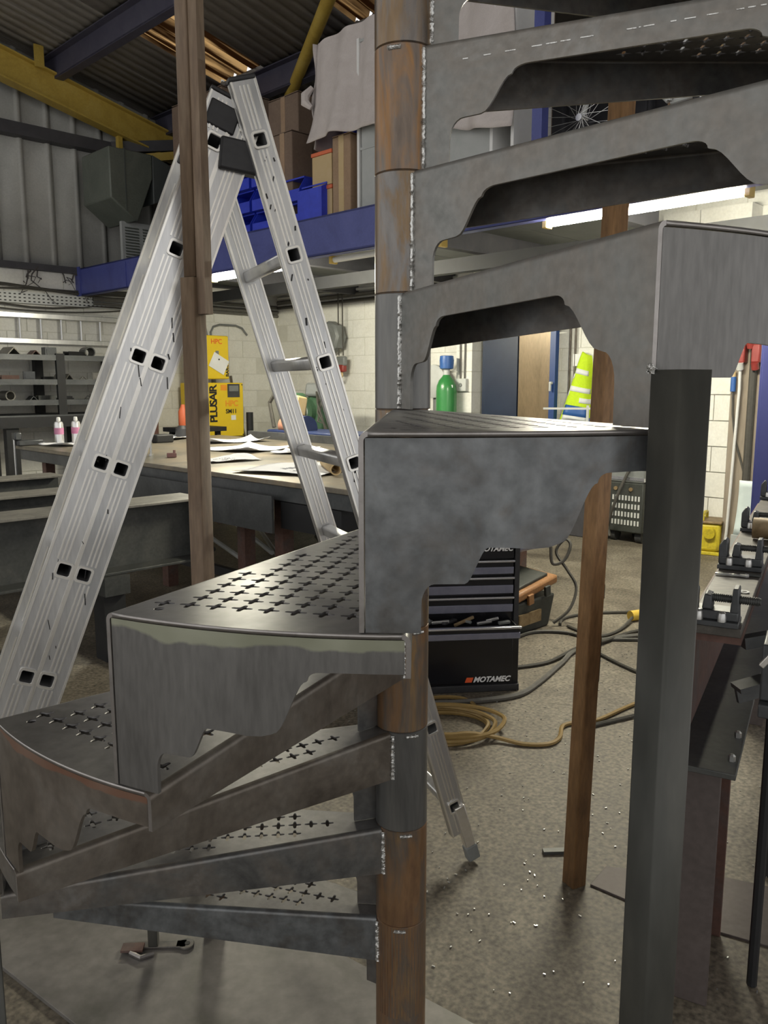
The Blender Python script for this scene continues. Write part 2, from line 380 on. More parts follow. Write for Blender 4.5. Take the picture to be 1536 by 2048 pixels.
def flat_fill(outlines, thick, name):
    """a flat plate in XY with holes: the first outline is the rim, the others are cut out"""
    cu = bpy.data.curves.new(name, 'CURVE'); cu.dimensions = '2D'; cu.fill_mode = 'BOTH'; cu.extrude = thick / 2
    for ol in outlines:
        sp = cu.splines.new('POLY'); sp.points.add(len(ol) - 1); sp.use_cyclic_u = True
        for p, q in zip(sp.points, ol): p.co = (q[0], q[1], 0, 1)
    o = bpy.data.objects.new(name, cu); COL.objects.link(o)
    dg = bpy.context.evaluated_depsgraph_get()
    me = bpy.data.meshes.new_from_object(o.evaluated_get(dg))
    bpy.data.objects.remove(o); bpy.data.curves.remove(cu)
    me.name = name
    bm = bmesh.new(); bm.from_mesh(me); bmesh.ops.remove_doubles(bm, verts=bm.verts, dist=1e-5); bm.to_mesh(me); bm.free()
    return me
def letters(txt, size, m, name, parent, loc, rot, depth=0.0008, shear=0.0, bold=0.0, align='LEFT', space=1.0):
    cu = bpy.data.curves.new(name, 'FONT'); cu.body = txt; cu.size = size; cu.extrude = depth; cu.shear = shear; cu.offset = bold
    cu.align_x = align; cu.space_character = space; cu.resolution_u = 3
    o = bpy.data.objects.new(name, cu); COL.objects.link(o)
    dg = bpy.context.evaluated_depsgraph_get()
    me = bpy.data.meshes.new_from_object(o.evaluated_get(dg))
    bpy.data.objects.remove(o); bpy.data.curves.remove(cu)
    q = bpy.data.objects.new(name, me); COL.objects.link(q); me.materials.clear(); me.materials.append(MATS[m])
    q.parent = parent; q.location = loc; q.rotation_euler = rot
    return q
A45 = PI / 4                       # the hall stands at 45 degrees to the camera: local x runs along wall_left, local y along wall_back
def hall(a, b, z=0.0): return ((a - b) / R2, (a + b) / R2, z)
WB_A = 7.354                       # inner face of the back wall
WL_B = 9.50                        # inner face of the left wall
def roof_z(a): return 5.0 - 0.23 * (a - 3.75)

# ================================================================== the hall
# floor
m = MB(); m.box(-6, WB_A + .3, -6, WL_B + .3, -0.1, 0.0)
struct(m.build('floor', 'floor_concrete', rz=A45))

# wall blocks: real blocks with recessed joints on a mortar core
BLK = MB().box(-0.219, 0.219, -0.05, 0.05, 0.0045, 0.2205).mesh('block'); BLK.materials.append(MATS['white_paint_block'])
HBLK = MB().box(-0.107, 0.107, -0.05, 0.05, 0.0045, 0.2205).mesh('block'); HBLK.materials.append(MATS['white_paint_block'])
core = MB().box(-0.6, WB_A + .3, WL_B + .008, WL_B + .25, 0, 2.72)
wl = struct(core.build('wall_left', 'mortar', rz=A45))
for c in range(12):
    z = c * 0.225; off = 0.225 * (c % 2)
    k = 0
    while True:
        x0 = 2.70 + off + k * 0.45
        if x0 + 0.45 > WB_A + 0.01: break
        inst_mesh(BLK, 'block', wl, (x0 + 0.225, WL_B + .05, z), (0, 0, 0)); k += 1
core = MB().box(WB_A + .008, WB_A + .25, -0.5, WL_B, 0, 3.4)
wb = struct(core.build('wall_back', 'mortar', rz=A45))
for c in range(15):
    z = c * 0.225; off = 0.225 * (c % 2)
    for k in range(20):
        y1 = WL_B - off - k * 0.45
        if y1 < 1.6: break
        if c > 12 and y1 > 4.0: continue
        inst_mesh(BLK, 'block', wb, (WB_A + .05, y1 - 0.225, z), (0, 0, PI / 2))
# projecting pier of blocks between the open door and the gas cylinder and the one behind the transformer
for nm, y0, y1, h, lab in (('wall_pier', 5.78, 6.0, 13, 0), ('wall_pier', 2.84, 3.62, 13, 0)):
    pm = struct(MB().box(WB_A - .20, WB_A + .002, y0 + .01, y1 - .01, 0, 0.225 * h - .01).build(nm, 'mortar', rz=A45))
    wide = y1 - y0
    for c in range(h):
        if wide < .3:
            inst_mesh(BLK, 'block', pm, (WB_A - .10, (y0 + y1) / 2, c * .225), (0, 0, 0), (0.5, (wide) / .1, 1))
        else:
            cut = .22 if c % 2 else .44
            for s0, s1 in ((y0, y0 + cut), (y0 + cut, y1)):
                inst_mesh(BLK, 'block', pm, (WB_A - .11, (s0 + s1) / 2, c * .225), (0, 0, PI / 2), ((s1 - s0) / .446, 2.3, 1))

# steel cladding above the left wall, sheet by sheet, ribs pressed in
def rib_sheet(wd, length, ribs, depth):
    pts = []
    p = wd / ribs
    for i in range(ribs):
        x = i * p
        pts += [(x, 0), (x + p * .70, 0), (x + p * .76, -depth), (x + p * .88, -depth), (x + p * .94, 0)]
    pts.append((wd, 0))
    mm = MB()
    n = len(pts)
    vs = [(x, y, z) for z in (0, length) for x, y in pts]
    fs = [(i, i + 1, n + i + 1, n + i) for i in range(n - 1)]
    return mm.add(vs, fs)
clad = struct(MB().box(0.0, WB_A, WL_B + .12, WL_B + .16, 2.72, 5.4).build('wall_cladding', 'mortar', rz=A45))
for i in range(8):
    a0 = 2.4 + i * 0.62
    rib_sheet(0.62, 2.7, 2, 0.035).build('cladding_sheet', 'cladding', clad, (a0, WL_B + .06, 2.70), solid=0.002)
for z, h, t in ((4.10, 0.13, 0.16), (2.70, 0.07, 0.13)):
    MB().box(2.0, WB_A, WL_B - t + .07, WL_B + .06, z, z + h).build('cladding_rail', 'dark_girt', clad)

wbc = struct(MB().box(WB_A + .10, WB_A + .14, -0.5, WL_B, 3.38, 4.3).build('wall_back_cladding', 'dark_girt', rz=A45))
for i in range(13):
    rib_sheet(0.62, .86, 2, 0.035).build('cladding_sheet', 'dark_girt', wbc, (WB_A + .06, 1.5 + i * .62, 3.39), rz=PI / 2, solid=0.002)
# roof: sheets down the slope on purlins, two translucent sheets between them
ceil = struct(MB().add([(-6, -6, roof_z(-6) + .12), (WB_A + .3, -6, roof_z(WB_A + .3) + .12), (WB_A + .3, 5.44, roof_z(WB_A + .3) + .12), (-6, 5.44, roof_z(-6) + .12)], [(0, 1, 2, 3)]).build('ceiling', 'roof_sheet', rz=A45, solid=.02))
def roof_strip(a0, a1, b0, b1, mname, nm, nrib=5, dep=.012, lift=0.0):
    mm = MB(); vs = []; fs = []
    p = (b1 - b0) / nrib; prof = []
    for i in range(nrib):
        y = b0 + i * p
        prof += [(y, 0), (y + p * .62, 0), (y + p * .72, -dep), (y + p * .9, -dep)]
    prof.append((b1, 0))
    n = len(prof)
    for a in (a0, a1):
        for y, d in prof: vs.append((a, y, roof_z(a) + .06 + lift - d))
    mm.add(vs, [(i, i + 1, n + i + 1, n + i) for i in range(n - 1)])
    return mm.build(nm, mname, ceil, solid=0.003)
SKY1 = (7.26, 7.98); SKY2 = (5.30, 5.84)
b = 5.30
while b < WL_B + .1:
    b1 = min(b + 0.72, WL_B + .12)
    for s in (SKY1, SKY2):
        if b < s[0] - 1e-4 < b1: b1 = s[0]
        if abs(b - s[0]) < 1e-4: b1 = s[1]
    if abs(b - SKY1[0]) < 1e-4:
        roof_strip(-6.0, 4.34, b, b1, 'roof_sheet', 'roof_sheet'); roof_strip(4.34, 5.47, b, b1, 'skylight_sheet', 'skylight_sheet', 3, .05); roof_strip(5.47, WB_A + .2, b, b1, 'roof_sheet', 'roof_sheet')
    elif abs(b - SKY2[0]) < 1e-4:
        roof_strip(-6.0, 4.34, b, b1, 'roof_sheet', 'roof_sheet'); roof_strip(4.34, 5.47, b, b1, 'skylight_sheet', 'skylight_sheet', 3, .05); roof_strip(5.47, WB_A + .2, b, b1, 'roof_sheet', 'roof_sheet')
    else:
        roof_strip(-6.0, WB_A + .2, b, b1, 'roof_sheet', 'roof_sheet')
    b = b1
def zed(a, nm, lab):
    t = math.atan(.23)
    mm = MB()
    z = roof_z(a) + .05
    mm.box(a - .012, a + .012, -5, WL_B, z - .22, z)
    mm.box(a - .012, a + .085, -5, WL_B, z - .225, z - .205)
    mm.box(a - .085, a + .012, -5, WL_B, z - .012, z - .001)
    o = mm.build(nm, 'purlin_paint', rz=A45)
    return tag(o, lab, 'beam', 'roof purlins')
zed(4.22, 'roof_purlin', 'dark roof purlin along the upper end of the skylight')
zed(5.56, 'roof_purlin', 'dark roof purlin along the lower end of the skylight')
zed(2.9, 'roof_purlin', 'dark roof purlin nearest the top left of the view')
# yellow gable rafter under the roof along the left wall
ra = thing('gable_rafter', 'yellow painted sloping steel rafter against the corrugated cladding', 'beam', (0, 0, 0), A45)
mm = MB()
def rz_(a): return 4.72 - .235 * (a - 3.72)
p0 = (1.6, WL_B - .22, rz_(1.6)); p1 = (6.3, WL_B - .22, rz_(6.3))
mm.bar(p0, p1, .02, .30)
mm.build('web', 'yellow_paint', ra)
for d in (.15, -.15):
    MB().bar((1.6, WL_B - .22, rz_(1.6) + d), (6.3, WL_B - .22, rz_(6.3) + d), .15, .018).build('flange', 'yellow_paint', ra)
MB().bar((4.02, WL_B - .30, rz_(4.02) + .12), (4.02, WL_B - .30, rz_(4.02) + .34), .10, .02, (0, 1, 0)).build('purlin_cleat', 'yellow_paint', ra)
# yellow brace lower down behind the heater
tag(MB().bar((5.05, WL_B - .12, 4.05), (6.0, WL_B - .55, 4.22), .09, .09).bar((4.95, WL_B - .2, 4.10), (4.95, WL_B - .2, 4.32), .07, .05).build('yellow_knee_brace', 'yellow_paint', rz=A45), 'short yellow brace sticking out above the grey heater', 'brace')
tag(MB().bar((4.9, WL_B - .1, 4.16), (6.1, WL_B - .55, 4.34), .10, .12).build('dark_knee_brace', 'dark_girt', rz=A45), 'dark steel brace above the grey heater, by the yellow one', 'brace')
# yellow diagonal roof tube
tag(MB().cyl((4.62, 5.0, roof_z(4.62) - .10), (6.15, 7.9, roof_z(6.15) - .16), .058, 20).build('roof_brace_tube', 'yellow_paint', rz=A45), 'yellow round tube running diagonally under the roof', 'brace')

# mezzanine: blue edge girder, deck, joists
gd = thing('mezzanine_girder', 'blue painted steel girder along the edge of the mezzanine', 'girder', (0, 0, 0), A45)
ZB, ZT = 2.455, 2.755
MB().box(4.43, 4.445, 0.4, WL_B - .01, ZB, ZT).build('web', 'blue_paint', gd)
MB().box(4.43, 4.52, 0.4, WL_B - .01, ZT - .015, ZT).build('top_flange', 'blue_paint', gd)
MB().box(4.43, 4.52, 0.4, WL_B - .01, ZB, ZB + .015).build('bottom_flange', 'blue_paint', gd)
for y in (8.3, 6.9, 5.6): MB().box(4.418, 4.43, y, y + .10, ZB + .01, ZT - .03).build('splice_plate', 'blue_paint', gd)
MB().box(4.418, 4.43, WL_B - .12, WL_B - .005, ZB - .01, ZT + .02).build('end_plate', 'blue_paint', gd)
mz = thing('mezzanine_deck', 'boarded mezzanine deck on dark joists behind the blue girder', 'mezzanine', (0, 0, 0), A45)
for i in range(12):
    y0 = 0.5 + i * 0.75
    MB().box(4.53, (WB_A - .01) if y0 > 2.8 else 5.9, y0 + .004, y0 + .746, ZT - .02, ZT).build('deck_board', 'soffit', mz)
for y in (1.4, 3.0, 4.6, 6.2, 7.8):
    MB().box(4.53, (WB_A - .01) if y > 3.3 else 5.84, y, y + .09, ZB + .105, ZT - .021).build('joist', 'dark_girt', mz)
MB().box(5.85, 5.95, 0.5, WL_B - .02, ZB - .02, ZB + .104).build('cross_beam', 'black_steel', mz)

# fluorescent battens under the girder
def batten(b0, b1, a, z, lit, lab):
    t = thing('fluorescent_batten', lab, 'light', hall(a, (b0 + b1) / 2, z), A45, 'strip lights under the mezzanine')
    L = abs(b1 - b0)
    MB().box(-.045, .045, -L / 2, L / 2, 0.03, 0.075).build('housing', 'fixture_white', t, bev=.004)
    MB().cyl((0, -L / 2 + .035, 0.0), (0, L / 2 - .035, 0.0), .024, 14).build('tube', 'tube_glow' if lit else 'fixture_white', t)
    for s in (-1, 1): MB().box(-.035, .035, s * (L / 2 - .035) - .016, s * (L / 2 - .035) + .016, -.032, .035).build('end_cap', 'fixture_cap', t, bev=.004)
    return t
batten(3.16, 1.82, 4.60, 2.455, True, 'lit strip light at right, glaring under the stair treads')
batten(5.22, 3.97, 4.60, 2.44, False, 'unlit strip light beside the central stair column')
batten(6.95, 5.75, 4.60, 2.44, True, 'lit strip light seen between the two sides of the ladder')

# ================================================================== the spiral stair
CX, CY = 0.034, 1.498              # column axis
RAD = 0.718; RC = 0.0501; RISE = 0.2
D = math.radians
TR0, TL0, STEP = D(-24.9), D(2.46), D(23.26)
SPAN = TL0 - TR0                   # sector of one tread
stair = thing('spiral_staircase', 'unfinished bare steel spiral staircase with cross-perforated treads around a central column', 'staircase', (CX, CY, 0))
PW = 0.005                         # plate thickness
RB = 0.009                         # bend radius
def rot2(p, t): return (p[0] * math.cos(t) - p[1] * math.sin(t), p[0] * math.sin(t) + p[1] * math.cos(t))
ri = (RC * math.cos(D(-25)), RC * math.sin(D(-25)))       # where the riser meets the column
ro = (RAD, 0.0)
li = (RC * math.cos(SPAN + D(25)), RC * math.sin(SPAN + D(25)))
lo = (RAD * math.cos(SPAN), RAD * math.sin(SPAN))
def unit(a, b):
    d = (b[0] - a[0], b[1] - a[1]); L = math.hypot(*d); return (d[0] / L, d[1] / L), L
(ru, RL) = unit(ri, ro); rn = (-ru[1], ru[0])              # inward normal of the riser (towards the tread)
(lu, LL) = unit(li, lo); ln = (lu[1], -lu[0])
# tread plate outline, inset by the bends
def off(p, n, d): return (p[0] + n[0] * d, p[1] + n[1] * d)
rim = []
a0 = off(ri, rn, RB); a1 = off(ro, rn, RB); b0 = off(li, ln, RB); b1 = off(lo, ln, RB)
t0 = math.atan2(a1[1], a1[0]); t1 = math.atan2(b1[1], b1[0])
rim.append(a0)
for i in range(17):
    t = t0 + (t1 - t0) * i / 16; rim.append((RAD * math.cos(t), RAD * math.sin(t)))
rim.append(b0)
c0 = math.atan2(b0[1], b0[0]); c1 = math.atan2(a0[1], a0[0])
for i in range(1, 8):
    t = c0 + (c1 - c0) * i / 8; rim.append((RC * math.cos(t), RC * math.sin(t)))
bis = SPAN / 2
holes = []
HL, HW = 0.0125, 0.0036            # half length and half width of a cross arm
def cross(cx, cy, t):
    pts = []
    for k in range(4):
        q = t + k * PI / 2
        for (x, y) in ((HL - .0015, -HW * .7), (HL, -HW * .25), (HL, HW * .25), (HL - .0015, HW * .7), (HW * 1.0, HW * 1.0)):
            r = rot2((x, y), q); pts.append((cx + r[0], cy + r[1]))
    return pts
s = 0.145
ri_ = 0
while s < RAD - 0.04:
    for j in range(-6, 7):
        tt = j * 0.0315
        p = rot2((s, tt), bis)
        dr = (p[0] - ri[0]) * rn[0] + (p[1] - ri[1]) * rn[1]
        dl = (p[0] - li[0]) * ln[0] + (p[1] - li[1]) * ln[1]
        if dr > .031 and dl > .031 and math.hypot(*p) < RAD - .034:
            if math.hypot(*p) > RAD - .055 and (dr < .05 or dl < .05): continue
            holes.append(cross(p[0], p[1], bis))
    s += 0.0315
for f in (D(3.6), SPAN - D(3.6)):
    c = ((RAD - .035) * math.cos(f), (RAD - .035) * math.sin(f))
    holes.append([(c[0] + .006 * math.cos(2 * PI * i / 14), c[1] + .006 * math.sin(2 * PI * i / 14)) for i in range(14)])
PLATE = flat_fill([rim] + holes, PW, 'tread')
def bent_strip(p, u, n, L, prof):
    """plate bent down off the tread edge; prof = [(distance along, depth)]"""
    mm = MB(); vs = []; fs = []
    nb = 5
    for s_, dep in prof:
        base = (p[0] + u[0] * s_, p[1] + u[1] * s_)
        ring = []
        for i in range(nb + 1):
            t = PI / 2 * i / nb
            ring.append((RB - RB * math.sin(t), -RB + RB * math.cos(t)))
        ring.append((0.0, -dep))
        ring.append((PW, -dep))
        rr = RB - PW
        for i in range(nb, -1, -1):
            t = PI / 2 * i / nb
            ring.append((RB - rr * math.sin(t), -RB + rr * math.cos(t)))
        for d, z in ring: vs.append((base[0] + n[0] * d, base[1] + n[1] * d, z))
    k = 2 * (nb + 1) + 2
    for i in range(len(prof) - 1):
        for j in range(k):
            j2 = (j + 1) % k
            fs.append((i * k + j, i * k + j2, (i + 1) * k + j2, (i + 1) * k + j))
    fs.append(tuple(range(k))); fs.append(tuple((len(prof) - 1) * k + j for j in range(k - 1, -1, -1)))
    return mm.add(vs, fs)
def smooth_step(x0, y0, x1, y1, n=8):
    out = []
    for i in range(n + 1):
        t = i / n; q = t * t * (3 - 2 * t); out.append((x0 + (x1 - x0) * t, y0 + (y1 - y0) * q))
    return out
def fillet(x0, y0, x1, y1, n=6):
    """quarter round leaving x0 upright and arriving level at y1"""
    return [(x0 + (x1 - x0) * (1 - math.cos(PI / 2 * i / n)), y0 + (y1 - y0) * math.sin(PI / 2 * i / n)) for i in range(n + 1)]
FULL = RISE - .0015
rp = [(0.002, FULL), (.068, FULL)] + fillet(.0685, .155, .105, .122) + [(.145, .120)]
rp += smooth_step(.15, .119, .222, .066, 8) + fillet(.224, .065, .265, .053)[1:]
rp += [(x, .053) for x in (.32, .40, .50, .60, .70)]
rp += [(1 - x, y) for x, y in reversed(fillet(.237, .065, .272, .053))]
rp += [(1 - x, y) for x, y in reversed(smooth_step(.135, .119, .235, .066, 8))]
rp += [(1 - x, y) for x, y in reversed(fillet(.088, .155, .122, .121))] + [(.9125, FULL), (1.0, FULL)]
rp2 = []
for x, y in rp:
    if not rp2 or x > rp2[-1][0] + 1e-4: rp2.append((x, y))
RISER = bent_strip(ri, ru, rn, RL, [(x * RL, y) for x, y in rp2]).mesh('riser')
LIP = bent_strip(li, lu, ln, LL, [(x * LL, .094 + (.045 - .094) * x) for x in [0.004] + [i / 10 for i in range(1, 11)]]).mesh('lip')
# curved fascia under the outer edge
fp = [(0.0, FULL), (.166, FULL)] + fillet(.1665, .170, .205, .149) + [(.29, .149)]
fp += smooth_step(.295, .149, .365, .1130, 8) + [(.44, .114), (.50, .1155), (.55, .1145), (.585, .111)]
fp += smooth_step(.59, .110, .70, .052, 12) + fillet(.702, .051, .738, .042)[1:] + [(.80, .0415), (.90, .0415), (1.0, .0415)]
fp2 = []
for x, y in fp:
    if not fp2 or x > fp2[-1][0] + 1e-4: fp2.append((x, y))
fp3 = [fp2[0]]
for x, y in fp2[1:]:
    px_, py_ = fp3[-1]
    k = max(1, int((x - px_) / .05))
    for i in range(1, k + 1): fp3.append((px_ + (x - px_) * i / k, py_ + (y - py_) * i / k))
fm = MB(); vs = []; fs = []
g0, g1 = PW / RAD * 1.25, SPAN - PW / RAD * 1.25
for x, y in fp3:
    t = g0 + (g1 - g0) * x
    for r in (RAD - .0012, RAD - .0062):
        for z in (-PW - .0012, -y): vs.append((r * math.cos(t), r * math.sin(t), z))
for i in range(len(fp3) - 1):
    for p, q in ((0, 1), (1, 3), (3, 2), (2, 0)): fs.append((i * 4 + p, i * 4 + q, i * 4 + 4 + q, i * 4 + 4 + p))
fs += [(0, 2, 3, 1), tuple((len(fp3) - 1) * 4 + i for i in (1, 3, 2, 0))]
FASCIA = fm.add(vs, fs).mesh('fascia')
SLEEVE = MB().lathe([(RC - .0015, -RISE + .0004), (RC, -RISE + .0018), (RC, -.0018), (RC - .0015, -.0004)], 48).mesh('sleeve')
def bead(pts, r, seed):
    rnd = random.Random(seed); out = []
    n = 46
    for i in range(n):
        t = i / (n - 1); q = t * (len(pts) - 1); k = min(int(q), len(pts) - 2)
        p = Vector(pts[k]).lerp(Vector(pts[k + 1]), q - k)
        out.append(p + Vector((rnd.uniform(-1, 1), rnd.uniform(-1, 1), 0)) * r * .18)
    rad = [r * (0.85 + .3 * (i % 2)) for i in range(n)]
    return MB().sweep(out, r, 7, rf=lambda t: rad[int(round(t * (n - 1)))])
wr = (ri[0] - rn[0] * .001, ri[1] - rn[1] * .001)
BEAD = bead([(wr[0], wr[1], -.006), (wr[0], wr[1], -FULL)], .0042, 3).mesh('weld_bead')
wl_ = (li[0] - ln[0] * .001, li[1] - ln[1] * .001)
BEAD2 = bead([(wl_[0], wl_[1], -.006), (wl_[0], wl_[1], -.092)], .0042, 4).mesh('weld_bead')
def tack(t):
    pts = [(RC * math.cos(t + a), RC * math.sin(t + a), -.008) for a in (-.22, -.1, 0, .1, .22)]
    return bead(pts, .0034, 9).mesh('tack_weld')
TACK = tack(0.0)
TREAD_M = {}
def cm(me, m):
    """mesh copy in one steel; sawn plate edges on the outer rim stay bare and lighter"""
    key = (me.name, m)
    if key not in TREAD_M:
        q = me.copy(); q.materials.clear(); q.materials.append(MATS[m])
        if me in (PLATE, RISER, LIP):
            q.materials.append(MATS['edge_steel'])
            for p in q.polygons:
                if abs(p.normal.z) < .3 and math.hypot(p.center.x, p.center.y) > RAD - .006 and p.normal.to_2d().dot(p.center.to_2d()) > .8 * p.center.to_2d().length: p.material_index = 1
        TREAD_M[key] = q
    return TREAD_M[key]
SL = {-3: 'grey_sleeve', -2: 'brown_sleeve', -1: 'brown_sleeve', 0: 'streak_sleeve', 1: 'brown_sleeve', 2: 'grey_sleeve', 3: 'brown_sleeve', 4: 'brown_sleeve',
      5: 'rust_sleeve', 6: 'grey_sleeve', 7: 'rust_sleeve', 8: 'rust_sleeve'}
FA = {2: 'brushed_steel', 3: 'blue_scale_steel', 4: 'ground_fascia', 5: 'brown_fascia'}
LP = {5: 'brown_steel', 6: 'brown_steel', 7: 'mill_steel', 8: 'blue_scale_steel', 4: 'tread_steel'}
ORD = ['uppermost', '', '']
for k in range(-3, 9):
    z = 2.0 - RISE * k; t = TR0 - STEP * k
    tr = inst_mesh(cm(PLATE, 'tread_steel'), 'tread', stair, (0, 0, z - PW / 2), (0, 0, t))
    inst_mesh(cm(RISER, 'riser_steel' if k < 3 else 'mill_steel'), 'riser', tr, (0, 0, PW / 2))
    inst_mesh(cm(LIP, LP.get(k, 'mill_steel')), 'lip', tr, (0, 0, PW / 2))
    inst_mesh(cm(FASCIA, FA.get(k, 'mill_steel')), 'fascia', tr, (0, 0, PW / 2))
    inst_mesh(cm(SLEEVE, SL[k]), 'sleeve', tr, (0, 0, PW / 2))
    inst_mesh(cm(BEAD, 'weld'), 'weld_bead', tr, (0, 0, PW / 2))
    inst_mesh(cm(BEAD2, 'weld'), 'weld_bead', tr, (0, 0, PW / 2))
    tk = inst_mesh(cm(TACK, 'weld'), 'tack_weld', tr, (0, 0, PW / 2), (0, 0, D(-90 + (k * 47) % 60 - 20) - t))
ch_ = MB()
rnd = random.Random(41); q = .10
while q < .97:
    L_ = rnd.uniform(.004, .03)
    if rnd.random() < .35 + .6 * q:
        c_ = [(ri[0] + ru[0] * RL * x_ - rn[0] * .0004, ri[1] + ru[1] * RL * x_ - rn[1] * .0004, -.034 + .012 * q) for x_ in (q, min(.99, q + L_))]
        ch_.bar(c_[0], c_[1], .0006, .0016)
    q += L_ + rnd.uniform(.002, .01)
t0_ = TR0
o = stuff(ch_.build('scribe_line', 'weld', stair, (0, 0, 2.0), t0_))
MB().cyl((0, 0, 0.012), (0, 0, 2.62), RC - .0025, 40).build('core_pole', 'rust_sleeve', stair)
MB().lathe([(RC - .0015, 0.012), (RC, .014), (RC, .398), (RC - .0015, .3995)], 48).build('base_sleeve', 'rust_sleeve', stair)

# long steel base plate on the floor under the stair
u = Vector((.805, -.594, 0)); n = Vector((.594, .805, 0))
def pl(t_, n_): q = u * t_ + n * n_; return (q.x, q.y)
poly = [pl(-2.12, .917), pl(-.30, .917), pl(-.30, 1.454), pl(-2.12, 1.454)]
tag(MB().prism(poly, 0.0005, .012, 'xy').build('base_plate', 'plate_steel', bev=.001), 'wide grey steel plate on the floor under the stair column', 'steel plate')
# square tube propping the stair corner nearest the camera
pt = thing('prop_tube', 'dark square steel tube propping the outer stair corner in the right foreground', 'post', (0.283, 0.792, 0), math.atan2(-.94, -.336) + PI / 4)
o = [(-.02, -.02), (.02, -.02), (.02, .02), (-.02, .02)]
def rsq(h, r, n=4):
    out = []
    for cx_, cy_, a in ((h - r, h - r, 0), (-h + r, h - r, PI / 2), (-h + r, -h + r, PI), (h - r, -h + r, 1.5 * PI)):
        for i in range(n + 1):
            q = a + PI / 2 * i / n; out.append((cx_ + r * math.cos(q), cy_ + r * math.sin(q)))
    return out
me = flat_fill([rsq(.0205, .004), rsq(.0170, .0015)], 1.457, 'tube'); 
link(me, 'tube', 'dark_steel', pt, (0, 0, 1.457 / 2 + .001))
bead([(-.0205, -.019, 1.4565), (-.020, -.0205, 1.4615), (-.014, -.0215, 1.4575)], .0032, 21).build('weld_bead', 'weld', pt)
pt2 = thing('prop_tube', 'dark square steel tube propping the lower treads at the left edge', 'post', (-.664, 1.238, 0), D(35))
me = flat_fill([rsq(.0205, .004), rsq(.0170, .0015)], .55, 'tube'); link(me, 'tube', 'dark_steel', pt2, (0, 0, .2755))
# two rust-brown posts behind the stair
rp_ = thing('rusty_post', 'tall rust-brown square tube standing on the floor right of the stair column', 'post', (0.556, 2.205, 0), D(28))
me = flat_fill([rsq(.025, .005), rsq(.021, .002)], 2.30, 'tube'); link(me, 'tube', 'rust_post', rp_, (0, 0, 1.1505))
for z0_, z1_ in ((.15, .20), (.62, .75), (.86, .90)): MB().box(.0252, .0256, -.0235, .0235, z0_, z1_).build('bare_patch', 'grey_sleeve', rp_, (0, 0, 0))
rp_.rotation_euler = (Matrix.Rotation(D(1.2), 3, 'Y') @ Matrix.Rotation(D(28), 3, 'Z')).to_euler()
lp_ = thing('rusty_post', 'pair of overlapped rust-brown steel bars standing left of the stair in front of the ladder', 'post', (-0.4475, 1.978, 0), D(62))
me = flat_fill([rsq(.021, .004), rsq(.0175, .002)], 1.688, 'lower_bar'); link(me, 'lower_bar', 'old_rust', lp_, (0, 0, .8445))
me = flat_fill([rsq(.0175, .004), rsq(.014, .002)], 1.20, 'upper_bar'); link(me, 'upper_bar', 'old_rust', lp_, (.002, -.0035, 2.29))
MB().bar((.002, -.0335, 1.605), (.002, -.0335, 2.9), .026, .024, (0, 1, 0)).build('side_bar', 'old_rust', lp_)

# ================================================================== the aluminium ladder
EH = Vector((.9207, .3902, 0)); RH = Vector((-.3902, .9207, 0))
FO = Vector((0.285, 2.338, 0))
lad = thing('folding_ladder', 'tall aluminium combination ladder opened into an A-frame behind the stair', 'ladder', (FO.x, FO.y, 0), math.atan2(EH.y, EH.x))
